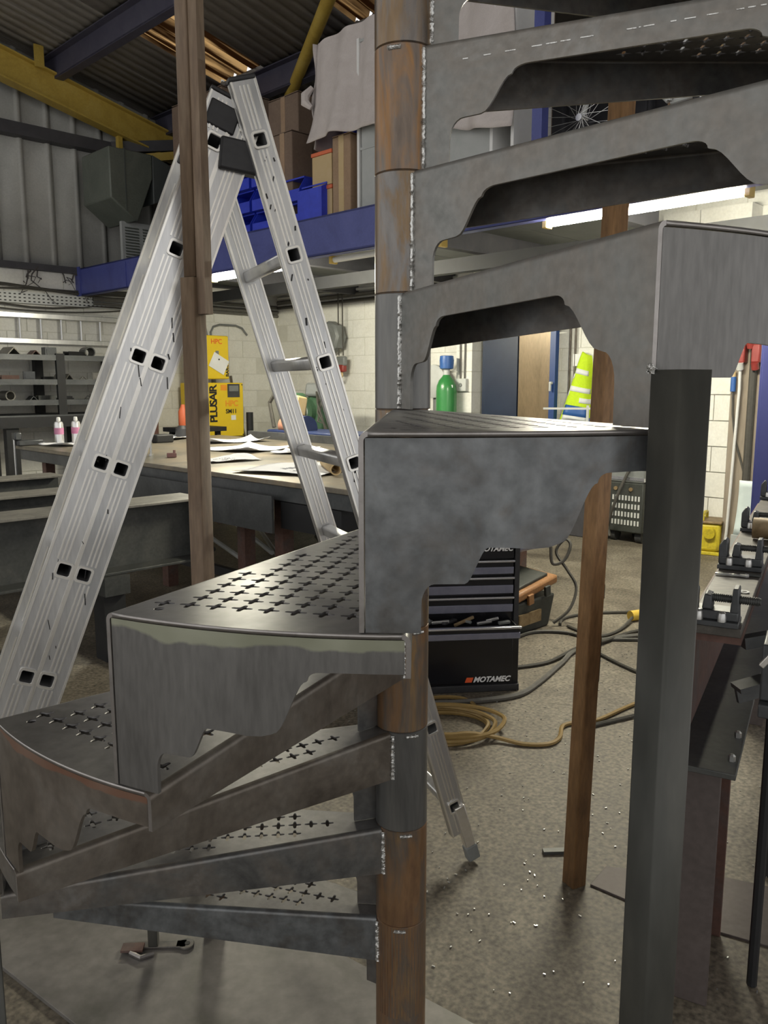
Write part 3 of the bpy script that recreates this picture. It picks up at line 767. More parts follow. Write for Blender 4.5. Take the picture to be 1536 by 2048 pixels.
# local x along EH, local y along RH (away from the camera), z up
e0 = FO.dot(EH)
def P2(x, y, z): q = Vector((x, y, z)); return (q.dot(EH) - e0, z)
rt_ = [P2(-.304, 2.096, 2.022), P2(.203, 2.311, .192)]
lf_ = [P2(-.540, 1.996, 1.493), P2(-.809, 1.882, .737)]
WID = 0.455
def rsq_at(c, h, r, ang):
    return [tuple(Vector(c) + Vector(rot2(p, ang))) for p in rsq(h, r, 3)]
def section(p, q, z0, z1, holes_z, wd, y0, y1, sh=0.0):
    """one ladder section: two stiles with rung openings and hollow rungs. p,q = two points of the stile axis in (x,z)"""
    d = Vector((q[0] - p[0], q[1] - p[1])); d.normalize()
    if d.y < 0: d = -d
    ang = math.atan2(d.y, d.x); nn = Vector((d.y, -d.x))
    def at(z): return Vector((p[0] + (z - p[1]) * d.x / d.y, z))
    A, B = at(z0) + nn * sh, at(z1) + nn * sh
    hw = wd / 2
    outl = [A - nn * hw, A + nn * hw, B + nn * hw, B - nn * hw]
    hl = [rsq_at(at(z), .0165, .006, ang) for z in holes_z]
    for yc, side in ((y0, -1), (y1, 1)):
        me = flat_fill([[tuple(v) for v in outl]] + hl, .024, 'stile')
        me.transform(Matrix.Rotation(PI / 2, 4, 'X'))          # XY plane -> XZ plane
        st = link(me, 'stile', 'aluminium', lad, (0, yc, 0))
        # raised ribs along the outer and inner faces, broken at the rung openings
        mm = MB()
        cuts = [z0] + sorted(holes_z) + [z1]
        for i in range(len(cuts) - 1):
            za = cuts[i] + (.022 if i > 0 else .01); zb = cuts[i + 1] - (.022 if i < len(cuts) - 2 else .01)
            for o_ in (-.011, -.001, .009):
                Pa, Pb = at(za) + nn * (o_ + sh), at(zb) + nn * (o_ + sh)
                for yy in (-.0125, .0125): mm.bar((Pa.x, yy, Pa.y), (Pb.x, yy, Pb.y), .0036, .0040, (0, 1, 0))
        for o_ in (-hw + .002, hw - .002):
            Pa, Pb = A + nn * o_, B + nn * o_
            for yy in (-.0125, .0125): mm.bar((Pa.x, yy, Pa.y), (Pb.x, yy, Pb.y), .005, .004, (0, 1, 0))
        mm.build('stile_rib', 'aluminium_rim', st)  # paler aluminium paints in the highlight along the ribs
        # cap
        mm = MB(); Pt = B + d * .012
        mm.bar((B.x, 0, B.y), (Pt.x, 0, Pt.y), wd + .004, .030, (0, 1, 0))
        mm.build('end_cap', 'black_plastic', st, bev=.004)
    for z in holes_z:
        c = at(z)
        me = flat_fill([rsq(.0163, .006, 3), rsq(.0142, .0045, 3)], y1 - y0 + .028, 'rung')
        me.transform(Matrix.Rotation(PI / 2, 4, 'X') @ Matrix.Rotation(ang, 4, 'Z'))
        me.materials.append(MATS['aluminium']); me.materials.append(MATS['rung_bore_shade'])
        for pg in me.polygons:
            if pg.normal.x * pg.center.x + pg.normal.z * pg.center.z < -1e-4: pg.material_index = 1  # inner rung faces painted dark as if in shade
        rg = link(me, 'rung', 'aluminium', lad, (c.x, (y0 + y1) / 2, c.y))
        mm = MB()
        rim = flat_fill([rsq(.0200, .008, 3), rsq(.0150, .0045, 3)], .006, 'rung_rim')
        rim.transform(Matrix.Rotation(PI / 2, 4, 'X') @ Matrix.Rotation(ang, 4, 'Z'))
        link(rim, 'rung_rim', 'aluminium_rim', rg, (0, -(y1 - y0) / 2 - .0145, 0))
    return at, d, nn
rz8 = [2.022 - .2615 * i for i in range(8)]
sR = section(rt_[0], rt_[1], .10, 2.150, rz8, .064, 0.0, WID)
dl = Vector((lf_[0][0] - lf_[1][0], lf_[0][1] - lf_[1][1])).normalized(); nl = Vector((dl.y, -dl.x))
lz = [1.997 - .252 * i for i in range(8)]
o1 = [(q[0], q[1]) for q in lf_]
sL1 = section(o1[0], o1[1], .06, 2.09, lz, .068, 0.030, WID - .030, .011)
o2 = [(q[0] - nl.x * .047, q[1] - nl.y * .047) for q in lf_]
sL2 = section(o2[0], o2[1], .06, 2.115, [z + .017 for z in lz], .068, 0.028, WID - .028, -.011)
# hinge straps at the top
at2, d2, n2 = sL2
for z, wd_, hh in ((2.072, .074, .060),):
    c = at2(z); mm = MB()
    a_ = c - d2 * hh / 2; b_ = c + d2 * hh / 2
    for y in (.028, WID - .028): MB().bar((a_.x, y, a_.y), (b_.x, y, b_.y), wd_, .034, (0, 1, 0)).build('guide_bracket', 'black_plastic', lad, bev=.004)
at1, d1, n1 = sL1
c = at1(1.99) + n1 * .012; mm = MB()
for y in (.022, WID - .022):
    a_ = c - n1 * .040 - d1 * .01; b_ = c + n1 * .075 + d1 * .02
    MB().bar((a_.x, y, a_.y), (b_.x, y, b_.y), .075, .042, (0, 1, 0)).build('hinge', 'black_plastic', lad, bev=.006)
# feet of the near section
atR, dR, nR = sR
for y in (0.0, WID):
    f0 = atR(.19) + nR * .012; f1 = atR(.045) + nR * .012
    ft = MB().bar((f0.x, y - .014, f0.y), (f1.x, y - .014, f1.y), .034, .022, (0, 1, 0)).build('foot', 'aluminium_rim', lad, bev=.003)
    g0_ = atR(.055) + nR * .012; g1_ = atR(.008) + nR * .012
    MB().bar((g0_.x, y - .014, g0_.y), (g1_.x, y - .014, g1_.y), .040, .030, (0, 1, 0)).build('rubber_sole', 'grey_plastic', ft, bev=.004)
for y in (0.028, WID - .028):
    for at_ in (at1, at2):
        g0_ = at_(.062); g1_ = at_(.004)
        MB().bar((g0_.x, y, g0_.y), (g1_.x, y, g1_.y), .056, .026, (0, 1, 0)).build('foot', 'black_plastic', lad, bev=.004)
# scuffs and dark paint drips
rnd = random.Random(5); mm = MB()
for i in range(26):
    z = rnd.uniform(.8, 2.0); c = atR(z) + nR * rnd.uniform(-.026, .026)
    L = rnd.uniform(.004, .02)
    mm.bar((c.x, -.0142, c.y), (c.x + rnd.uniform(-.004, .004), -.0142, c.y - L), rnd.uniform(.001, .004), .0005, (0, 1, 0))
for i in range(20):
    z = rnd.uniform(.8, 1.8); c = at2(z) + n2 * rnd.uniform(-.026, .08)
    L = rnd.uniform(.004, .03)
    mm.bar((c.x, .0135, c.y), (c.x + rnd.uniform(-.004, .004), .0135, c.y - L), rnd.uniform(.001, .003), .0005, (0, 1, 0))
stuff(mm.build('paint_drip', 'print_black', lad))

# ================================================================== left wall: wall ladder, trays, shelving
t = thing('hung_ladder', 'pale aluminium ladder hung lengthways on the left wall above the shelves', 'ladder', hall(2.9, WL_B - .06), A45)
for z in (2.195, 1.915): MB().box(0, 2.35, -.035, .035, z - .028, z + .028).build('stile', 'aluminium', t, bev=.004)
for i in range(10): MB().cyl((.12 + i * .235, 0, 1.94), (.12 + i * .235, 0, 2.17), .016, 10).build('rung', 'aluminium', t)
t = thing('cable_tray', 'perforated cable tray with black cables along the left wall', 'cable tray', hall(2.6, WL_B - .03), A45)
MB().box(0, 3.0, -.005, .005, 2.33, 2.45).box(0, 3.0, -.06, 0, 2.325, 2.331).build('tray', 'light_grey', t)
sl = []
for j in range(3):
    for i in range(56): sl.append((.03 + i * .053, 2.352 + j * .037))
mm = MB()
for x, z in sl: mm.box(x, x + .025, -.0062, -.0052, z - .006, z + .006)
stuff(mm.build('slot', 'black_steel', t))
for j, (z, dy) in enumerate(((2.47, -.03), (2.492, -.045), (2.515, -.03), (2.315, -.05))):
    pts = [(x * .25, dy, z - .02 * math.sin(x * .9 + j) * (1 if j < 3 else 1.5)) for x in range(13)]
    MB().sweep(pts, .011, 8).build('cable', 'cable_dark', t)
pts = [hall(2.7 + i * .21, WL_B - .07, 2.25 + .10 * ((i - 6) / 6.0) ** 2) for i in range(13)]
tag(MB().sweep(pts, .008, 6).build('hanging_cable', 'cable_dark'), 'thin black cable sagging below the cable tray on the left wall', 'cable')
t = thing('cobweb', 'dusty cobweb clump on the wall block at the end of the blue girder', 'cobweb', hall(4.35, WL_B - .05, 2.68), A45)
rnd = random.Random(11)
for i in range(9):
    p = Vector((rnd.uniform(-.5, .2), 0, rnd.uniform(-.02, .12))); pts = [p]
    for k in range(7): p = p + Vector((rnd.uniform(-.09, .09), rnd.uniform(-.01, .01), rnd.uniform(-.10, .03))); p.y = max(-.05, min(.03, p.y)); pts.append(p)
    MB().sweep(pts, .010, 5, rf=lambda q: .010 * (1 - .7 * q)).build('strand', 'dust_web', t)

rack = thing('shelf_rack', 'black steel rack of shelves loaded with offcuts against the left wall', 'shelving', hall(2.7, 8.75), A45)
SH = [1.735, 1.478, 1.262]
for z in SH: MB().box(0, 2.05, .06, .70, z - .03, z).box(0, 2.05, .055, .065, z - .045, z + .012).build('shelf', 'table_steel', rack)
MB().box(0, 2.1, .0, .70, 1.10, 1.115).build('worktop', 'table_steel', rack)
MB().box(0, 2.1, .0, .02, .985, 1.10).build('front_beam', 'black_steel', rack)
for x in (.05, 1.18, 2.0):
    MB().box(x - .045, x + .045, .05, .09, 1.115, 1.765).build('upright', 'black_steel', rack)
    MB().box(x - .045, x + .045, .62, .70, 1.115, 1.765).build('upright', 'black_steel', rack)
for x in (.62, 1.55, 2.02): 
    MB().box(x - .065, x + .065, .03, .12, 0, .984).build('leg', 'black_steel', rack)
    MB().box(x - .065, x + .065, .60, .69, 0, .984).build('leg', 'black_steel', rack)
# offcuts on the shelves, each its own thing
def offcut(kind, x, y, z, rot, sc, mname, lab, grp):
    mm = MB()
    if kind == 'flat': mm.box(-.08, .08, -.05, .05, 0, .022).box(-.05, .07, -.04, .05, .022, .04)
    elif kind == 'pipe':
        for q in range(14):
            a, b_ = 2 * PI * q / 14, 2 * PI * (q + 1) / 14
            o_ = [(.045 * math.cos(a), .045 * math.sin(a)), (.045 * math.cos(b_), .045 * math.sin(b_)), (.036 * math.cos(b_), .036 * math.sin(b_)), (.036 * math.cos(a), .036 * math.sin(a))]
            mm.prism([(p[0], p[1] + .045) for p in o_], -.08, .08, 'xz')
    elif kind == 'angle': mm.prism([(-.06, 0), (0, .06), (.06, 0), (.05, 0), (0, .05), (-.05, 0)], -.08, .08, 'xz')
    elif kind == 'channel': mm.box(-.09, .09, -.04, .04, 0, .008).box(-.09, .09, -.04, -.033, 0, .05).box(-.09, .09, .033, .04, 0, .05)
    elif kind == 'box': mm.box(-.06, .06, -.05, .05, 0, .10).box(-.045, .045, -.056, .056, .02, .08)
    elif kind == 'dish': mm.lathe([(.04, 0), (.06, .01), (.105, .045), (.11, .05), (.10, .05), (.055, .018), (.0, .015)], 16)
    else: mm.lathe([(.05, 0), (.05, .03), (.03, .035), (.03, .06), (.012, .065)], 14)
    o = mm.build('steel_offcut', mname, loc=hall(x, y, z), rz=A45 + rot)
    o.scale = (sc, sc, sc)
    look = {'flat': 'flat stacked', 'pipe': 'round pipe', 'angle': 'ridged angle', 'channel': 'U-channel', 'box': 'boxy', 'dish': 'dished', 'hub': 'hub-shaped'}[kind]
    return tag(o, lab % look, 'metal offcut', grp)
rnd = random.Random(23)
KN = ['flat', 'pipe', 'angle', 'channel', 'box', 'dish', 'hub']
for lvl, (z, nth, shelf_) in enumerate(((SH[0], ['first', 'second', 'third', 'fourth', 'fifth', 'sixth', 'seventh', 'eighth', 'ninth'], 'top'), (SH[1], ['first', 'second', 'third', 'fourth', 'fifth', 'sixth', 'seventh', 'eighth', 'ninth'], 'middle'), (SH[2], ['first', 'second', 'third', 'fourth', 'fifth', 'sixth', 'seventh', 'eighth', 'ninth'], 'lowest'))):
    x = 3.42; q = 0
    while x < 4.66:
        lab = '%s steel offcut, ' + nth[q] + ' from the left on the ' + shelf_ + ' rack shelf'; q += 1
        kk = KN[rnd.randrange(7)] if lvl else ['box', 'pipe', 'angle', 'channel', 'angle'][rnd.randrange(5)]
        sc = rnd.uniform(.85, 1.35) * (1.15 if lvl == 0 else .95)
        offcut(kk, x, 9.05 + rnd.uniform(-.06, .1), z + .001, rnd.uniform(-.5, .5), sc, rnd.choice(['table_steel', 'red_rust', 'girder_steel', 'flange_steel', 'black_steel']), lab, 'offcuts on shelf %d' % (lvl + 1))
        x += .125 * sc + rnd.uniform(.05, .12)

# ================================================================== the compressor pair
def panel_box(t, x0, x1, y0, y1, z0, z1, mname, nm): return MB().box(x0, x1, y0, y1, z0, z1).build(nm, mname, t, bev=.012)
dr = thing('air_dryer', 'upper yellow air dryer cabinet with red lettering and a pinned white note', 'machine', hall(5.66, 8.75, 1.50), A45)
panel_box(dr, .02, .345, 0, .45, 0, .53, 'yellow_machine', 'cabinet')
MB().box(-.03, .018, .02, .45, .0, .53).build('side_panel', 'grey_plastic', dr, bev=.008)
letters('HPC', .085, 'print_red', 'lettering', dr, (.085, -.002, .43), (PI / 2, 0, 0), bold=.001)
letters('BAR-A', .06, 'print_black', 'lettering', dr, (.335, -.002, .03), (PI / 2, -PI / 2, 0), bold=.002)
MB().box(.15, .195, -.006, .0, .30, .345).build('switch', 'grey_plastic', dr)
MB().cbox((.19, -.010, .19), (.24, .003, .19), (0, D(28), 0)).build('note', 'white_board', dr)
MB().cyl((.19, -.012, .24), (.19, -.018, .24), .010, 10).build('pin', 'print_black', dr)
cp = thing('air_compressor', 'lower yellow screw compressor cabinet with large black lettering down its side', 'machine', hall(5.66, 8.75, 0), A45)
panel_box(cp, 0, .55, 0, .60, .78, 1.455, 'yellow_machine', 'cabinet')
MB().box(-.02, .57, .02, .58, .62, .779).build('plinth', 'black_steel', cp)
MB().box(.02, .10, .05, .13, 0, .62).build('leg', 'black_steel', cp); MB().box(.45, .53, .05, .13, 0, .62).build('leg', 'black_steel', cp)
MB().box(.02, .10, .47, .55, 0, .62).build('leg', 'black_steel', cp); MB().box(.45, .53, .47, .55, 0, .62).build('leg', 'black_steel', cp)
letters('PLUSAIR', .145, 'print_black', 'lettering', cp, (.145, -.002, .965), (PI / 2, -PI / 2, 0), bold=.004, space=.84)
MB().box(.31, .49, -.006, 0, 1.275, 1.44).build('control_panel', 'screen_dark', cp)
MB().box(.33, .47, -.010, -.005, 1.35, 1.42).build('display', 'grey_plastic', cp)
letters('HPC', .10, 'print_orange', 'lettering', cp, (.27, -.002, 1.165), (PI / 2, 0, 0), bold=.003)
letters('SM11', .075, 'print_black', 'lettering', cp, (.275, -.002, 1.075), (PI / 2, 0, 0), bold=.002)
MB().box(.355, .425, -.004, 0, .99, 1.05).build('sticker', 'white_board', cp)
MB().box(.21, .30, -.003, 0, 1.36, 1.43).build('warning_label', 'print_orange', cp)
for x, z in ((.02, .80), (.53, .80), (.02, 1.43), (.53, 1.43)): MB().cyl((x, -.004, z), (x, 0, z), .008, 8).build('screw', 'black_steel', cp)
tag(MB().cyl(hall(5.12, 9.2, .0), hall(5.12, 9.2, 1.45), .11, 20).lathe([(.11, 1.45), (.09, 1.52), (.04, 1.56), (.03, 1.60)], 20, hall(5.12, 9.2, 0)).build('gas_bottle', 'dull_red'), 'dull red gas bottle standing behind the ladder left of the compressor', 'gas bottle')
tag(MB().cyl(hall(4.99, 8.9, 0), hall(4.99, 8.9, 1.52), .022, 10).cyl(hall(4.99, 8.9, 1.2), hall(4.99, 8.9, 1.22), .05, 12).build('yellow_pole', 'yellow_machine'), 'thin yellow pole left of the red gas bottle', 'pole')
# conduit pipes on the wall near the compressor
tag(MB().sweep([hall(6.04, 9.44, 2.44), hall(6.09, 9.42, 2.2), hall(6.27, 9.42, 1.2), hall(6.36, 9.42, .02)], .028, 10).build('air_pipe', 'grey_plastic'), 'grey pipe dropping down the wall behind the yellow compressor', 'pipe')
tag(MB().sweep([hall(6.22, 9.46, 1.0), hall(6.22, 9.46, 2.12), hall(6.26, 9.46, 2.19), hall(6.36, 9.46, 2.22), hall(6.62, 9.46, 2.22), hall(6.72, 9.46, 2.19), hall(6.80, 9.46, 2.10)], .014, 8).build('bent_conduit', 'grey_plastic'), 'thin bent conduit arching over the wall right of the compressor', 'pipe')
for i, (z, r) in enumerate(((2.50, .022), (2.43, .026), (2.38, .018))):
    tag(MB().cyl(hall(4.6, 9.46 - .01 * i, z), hall(WB_A - .03, 9.46 - .01 * i, z), r, 8).build('electric_conduit', 'cable_grey'), ['upper', 'middle', 'lower'][i] + ' grey conduit along the left wall behind the ladder', 'conduit')
for i, (z, r) in enumerate(((2.62, .020), (2.56, .028), (2.49, .022))):
    tag(MB().cyl(hall(WB_A - .04, WL_B - .08, z), hall(WB_A - .04, 5.2, z + .01), r, 8).build('electric_conduit', ['light_grey', 'cable_grey', 'cable_dark'][i]), ['upper', 'middle', 'lower'][i] + ' conduit along the back wall left of the stair column', 'conduit')
tag(MB().bar(hall(6.62, 9.3, 0), hall(6.50, 9.44, 1.55), .03, .03).build('leaning_bar', 'brown_steel'), 'tall thin steel bar leaning on the wall right of the compressor', 'bar')
tag(MB().bar(hall(6.72, 9.2, 0), hall(6.60, 9.44, 1.10), .03, .03).build('leaning_bar', 'brown_steel'), 'short steel bar leaning on the wall beside the tall one', 'bar')
tag(MB().cyl(hall(6.30, 8.75, 0), hall(6.30, 8.75, 1.08), .045, 12).build('standing_tube', 'black_steel'), 'short black tube standing right next to the yellow compressor', 'tube')

# ================================================================== back wall things
t = thing('hoist', 'grey round chain hoist hanging on the back wall beside the ladder', 'hoist', hall(7.20, 8.15, 0), A45)
MB().lathe([(.17, -.09), (.20, -.06), (.20, .06), (.17, .09)], 8).build('drum', 'grey_plastic', t).matrix_local = Matrix.Translation((0, 0, 2.04)) @ Matrix.Rotation(PI / 2, 4, 'Y')
MB().cyl((-.10, 0, 2.04), (-.12, 0, 2.04), .06, 12).build('hub', 'cable_grey', t)
for y in (-.12, -.20): MB().sweep([(0, y, 2.58), (0, y, 2.2), (0, y - .01, 1.80)], .009, 6).build('chain', 'cable_dark', t)
MB().cbox((0, -.18, 1.73), (.07, .16, .12)).build('hook_block', 'grey_plastic', t, bev=.02)
MB().cbox((0, -.18, 1.64), (.075, .13, .10)).build('block_stripe', 'socket_red', t, bev=.02)
MB().sweep([(0, -.18, 1.60), (0, -.19, 1.55), (0, -.16, 1.50), (0, -.13, 1.53)], .014, 8).build('hook', 'cream_card', t)
t = thing('saw_machine', 'green industrial saw with a belt guard seen between the ladder stiles', 'machine', hall(6.35, 7.35, 0), A45)
MB().box(-.30, .30, -.35, .35, 0, .62).build('base', 'machine_green', t, bev=.02)
MB().cbox((0, .05, .95), (.34, .30, .66), (.25, 0, .2)).build('column', 'machine_green', t, bev=.04)
MB().cyl((-.22, .12, 1.12), (-.12, .12, 1.12), .17, 20).build('wheel_guard', 'machine_green', t)
MB().cyl((-.24, .12, 1.12), (-.22, .12, 1.12), .09, 18).build('wheel_hub', 'light_grey', t)
MB().cbox((-.05, -.02, 1.36), (.20, .34, .16), (0, .2, .3)).build('motor', 'grey_plastic', t, bev=.03)
MB().cbox((0, -.08, 1.47), (.16, .28, .07), (0, 0, .2)).build('top_cover', 'cream_card', t, bev=.02)
MB().cyl((-.02, 0, 1.50), (-.02, 0, 1.55), .035, 12).build('knob', 'copper_red', t)
MB().cbox((-.27, -.12, .88), (.02, .08, .16)).build('label_plate', 'reflective', t)
for i in range(3): MB().sweep([(-.15, -.05 - .06 * i, 1.35), (-.28, -.22, 1.22 - .1 * i), (-.26, -.30, 1.0), (-.2, -.33, .85 - .1 * i)], .012, 6).build('hose', 'cable_dark', t)
t = thing('blue_machine', 'navy blue machine bed with a red and white switch behind the welding table', 'machine', hall(5.35, 6.25, 0), A45)
MB().box(-.2, .25, -.75, .62, .45, .98).build('bed', 'machine_blue', t, bev=.02)
for y in (-.6, .5): MB().box(-.15, .2, y - .08, y + .08, 0, .45).build('leg', 'machine_blue', t)
MB().cbox((-.215, -.36, .87), (.03, .20, .14)).build('switch_plate', 'cream_card', t, bev=.01)
MB().cyl((-.23, -.40, .86), (-.25, -.40, .86), .032, 14).build('stop_button', 'print_red', t)
MB().cyl((-.23, -.32, .86), (-.25, -.32, .86), .024, 14).build('start_button', 'machine_green', t)
MB().cyl((-.1, .20, 1.02), (-.1, .44, 1.02), .09, 20).build('drum', 'copper_red', t)
MB().cyl((-.12, .05, 1.0), (-.12, .20, 1.0), .13, 20).build('pulley', 'machine_blue', t)
MB().sweep([(-.15, .55, 1.0), (-.15, .62, 1.25), (-.12, .50, 1.42), (-.1, .36, 1.44), (-.1, .28, 1.36)], .02, 8).build('hose', 'cable_dark', t)
MB().cbox((.05, .46, 1.18), (.2, .2, .34)).build('gearbox', 'machine_green', t, bev=.04)
MB().cbox((-.05, .32, 1.22), (.14, .2, .2), (0, .2, 0)).build('cover', 'cream_card', t, bev=.02)
# green gas cylinder
c0 = hall(7.0, 6.02, 0)
t = thing('gas_cylinder', 'tall green gas cylinder with a blue cap beside the wall pier', 'gas cylinder', c0)
MB().lathe([(.11, 0), (.115, .02), (.115, 1.36), (.108, 1.42), (.085, 1.48), (.05, 1.52), (.038, 1.54)], 28).build('body', 'green_gas', t)
MB().lathe([(.036, 1.54), (.036, 1.60)], 16).build('neck', 'light_grey', t)
MB().lathe([(.055, 1.60), (.075, 1.61), (.080, 1.70), (.074, 1.745), (.060, 1.75)], 20).build('cap', 'blue_cap', t)
for s_ in (-1, 1): MB().box(s_ * .05 - .012, s_ * .05 + .012, -.095, -.082, 1.40, 1.43).build('label', 'reflective', t)
t = thing('disc_grinder', 'light grey disc guard of a grinder partly behind the green gas cylinder', 'machine', hall(7.18, 6.36, 0), A45)
MB().lathe([(.15, -.05), (.19, -.03), (.19, .03), (.15, .05)], 24).build('guard', 'light_grey', t).matrix_local = Matrix.Translation((0, 0, 1.47)) @ Matrix.Rotation(PI / 2, 4, 'Y')
MB().cyl((-.06, .05, 1.52), (-.08, .05, 1.52), .022, 12).build('bolt', 'black_steel', t)
MB().cyl((-.06, .06, 1.40), (-.08, .06, 1.40), .022, 12).build('bolt', 'black_steel', t)
MB().bar((0, -.05, 1.58), (-.02, -.22, 1.74), .03, .03).bar((0, .22, 1.62), (0, -.02, 1.64), .025, .025).build('handle', 'black_plastic', t)
MB().cyl((.05, 0, 0), (.05, 0, 1.30), .045, 14).build('stand', 'grey_plastic', t)
t = thing('isolator_switch', 'small white switch box with two conduits on the wall right of the gas cylinder', 'switch', hall(WB_A - .205, 5.90, 0), A45)
MB().box(-.05, 0, -.075, .075, 1.36, 1.50).build('box', 'light_grey', t, bev=.008)
MB().cyl((-.05, 0, 1.43), (-.062, 0, 1.43), .02, 12).build('knob', 'grey_plastic', t)
for y in (-.03, .03): MB().cyl((-.02, y, 1.50), (-.02, y * 1.3, 2.44), .009, 8).build('conduit', 'cable_grey', t)
# doorway with dark blue leaf and an open plywood panel
d1_ = struct(MB().box(WB_A - .10, WB_A - .005, 5.20, 5.72, 0, 2.0).build('door_1', 'navy_door', rz=A45))
MB().box(WB_A - .115, WB_A - .101, 5.24, 5.68, .1, 1.94).build('door_panel', 'navy_door', d1_)
for z in (.4, 1.0, 1.7): MB().cyl((WB_A - .118, 5.21, z), (WB_A - .118, 5.21, z + .09), .012, 8).build('hinge', 'dark_girt', d1_)
MB().box(WB_A - .12, WB_A - .09, 4.72, 5.72, 1.985, 2.03).build('door_head', 'navy_door', d1_)
d2_ = struct(MB().box(WB_A - .16, WB_A - .12, 4.80, 5.19, .02, 1.975).build('door_2', 'ply_panel', rz=A45))
MB().box(WB_A - .17, WB_A - .11, 4.735, 4.80, .02, 1.985).build('door_stile', 'blue_frame', d2_)
MB().cyl((WB_A - .17, 4.77, 1.45), (WB_A - .20, 4.77, 1.45), .016, 10).cyl((WB_A - .20, 4.77, 1.45), (WB_A - .20, 4.77, 1.37), .012, 10).build('door_handle', 'light_grey', d2_)
MB().sweep([(WB_A - .13, 5.15, 2.02), (WB_A - .16, 5.05, 2.06), (WB_A - .16, 4.92, 2.06), (WB_A - .13, 4.86, 2.02)], .008, 6).build('door_closer', 'cable_dark', d2_)
# pipes right of the door
for i, y in enumerate((4.66, 4.60)):
    tag(MB().cyl(hall(WB_A - .02, y, .0), hall(WB_A - .02, y, 2.44), .012, 8).build('electric_conduit', 'brown_steel'), ['left', 'right'][i] + ' brown conduit between the open door and the hi-vis jacket', 'conduit')
# hi-vis jacket and dark jacket on hooks
def garment(t, w_top, w_bot, z1, z0, depth, y0, seed, v0=0.0, v1=1.0, grow=0.0, u0=0.0, u1=1.0, lean=0.0):
    rn_ = random.Random(seed); ph = [rn_.uniform(0, 6) for _ in range(4)]
    def fn(u, v):
        u = u0 + (u1 - u0) * u; v = v0 + (v1 - v0) * v
        a = PI * (u - .5) * 1.9
        wd = w_top + (w_bot - w_top) * v ** .8
        fold = 1 + .14 * math.sin(9 * u + ph[0]) * v + .08 * math.sin(17 * u + ph[1])
        x = -(depth * (.35 + .65 * v)) * math.cos(a) * fold - grow
        y = y0 + lean * v + wd * math.sin(a * .75) * (1 + .05 * math.sin(5 * v + ph[2]))
        return (x, y, z1 + (z0 - z1) * v + .02 * math.sin(6 * u + ph[3]))
    return MB().grid(fn, max(4, int(36 * (u1 - u0))), max(2, int(24 * (v1 - v0))))
t = thing('hivis_jacket', 'yellow hi-vis jacket with white reflective bands hanging by the open door', 'jacket', hall(WB_A - .04, 4.50, 0), A45)
garment(t, .045, .20, 1.74, 1.02, .16, -.05, 3, lean=.10).build('body', 'hivis', t, solid=.006)
for v0, v1, u0, u1 in ((.22, .29, .30, .62), (.30, .36, .60, .90), (.46, .53, .25, .70), (.60, .67, .15, .42), (.50, .60, .62, .95), (.86, .95, .30, .60)):
    garment(t, .045, .20, 1.74, 1.02, .16, -.05, 3, v0, v1, .008, u0, u1, lean=.10).build('reflective_band', 'reflective', t, solid=.003)
for v0, v1, u0, u1 in ((.72, .86, .30, .62), (.86, 1.0, .05, .28), (.95, 1.0, .28, .75), (.03, .18, .70, 1.0)):
    garment(t, .045, .20, 1.74, 1.02, .16, -.05, 3, v0, v1, .006, u0, u1, lean=.10).build('blue_trim', 'blue_cap', t, solid=.003)
t = thing('dark_jacket', 'black jacket hanging on the wall right of the hi-vis jacket', 'jacket', hall(WB_A - .04, 4.22, 0), A45)
garment(t, .05, .17, 1.72, 1.00, .14, 0, 8).build('body', 'jacket_dark', t, solid=.006)
MB().cyl((-.02, 0, 1.72), (-.10, 0, 1.73), .012, 8).build('hook', 'light_grey', t)
tag(MB().box(WB_A - .03, WB_A - .005, 3.9, 4.62, 1.62, 1.74).build('coat_rail', 'white_board', rz=A45), 'white board with coat hooks behind the jackets', 'coat rail')
tag(MB().bar(hall(6.95, 4.7, 1.20), hall(6.95, 4.15, 1.21), .014, .02).cyl(hall(6.95, 4.2, 1.24), hall(6.95, 4.2, .98), .014, 8).sweep([hall(6.95, 4.2, 1.02), hall(6.95, 4.30, 1.05), hall(6.95, 4.34, .98), hall(6.95, 4.3, .92)], .02, 8).build('g_clamp', 'light_grey'), 'pale steel clamp standing by the jackets at the far end of the upper tread', 'clamp')
tag(MB().box(6.75, 7.15, 4.0, 4.85, 0, .93).build('rear_cabinet', 'dark_girt', rz=A45, bev=.01), 'low dark cabinet under the hanging jackets', 'cabinet')

# ================================================================== welding table and what lies on it
tb = thing('welding_table', 'large steel plate welding table with red-brown legs behind the ladder', 'table', (0, 0, 0), A45)
TA0, TA1, TB0, TB1, TZ = 2.85, 5.0, 3.05, 7.50, .90
MB().box(TA0, TA1, TB0, TB1, TZ - .03, TZ).build('table_top', 'table_top', tb, bev=.004)
MB().box(TA0 + .02, TA0 + .10, TB0 + .05, TB1 - .05, TZ - .12, TZ - .031).build('front_rail', 'table_steel', tb, bev=.004)
MB().box(TA1 - .10, TA1 - .02, TB0 + .05, TB1 - .05, TZ - .12, TZ - .031).build('rear_rail', 'table_steel', tb)
MB().box(TA0 - .05, TA0 - .035, 3.70, 5.9, .60, .815).build('front_sheet', 'table_steel', tb)
MB().box(TA0 + .03, TA0 + .9, 3.20, 3.72, .62, TZ - .125).build('drawer_box', 'black_steel', tb)
for b_ in (3.42, 3.86, 4.25, 5.2, 6.4, 7.2):
    for a_ in (TA0 + .16, TA1 - .2): MB().box(a_ - .04, a_ + .04, b_ - .04, b_ + .04, 0, TZ - .121).build('leg', 'red_rust', tb)
MB().box(TA0 + .15, TA0 + .19, 3.42, 7.2, .18, .24).build('stretcher', 'black_steel', tb)
MB().box(TA1 - .06, TA1 - .01, 4.6, 6.9, TZ + .001, TZ + .07).build('rear_upstand', 'table_steel', tb)
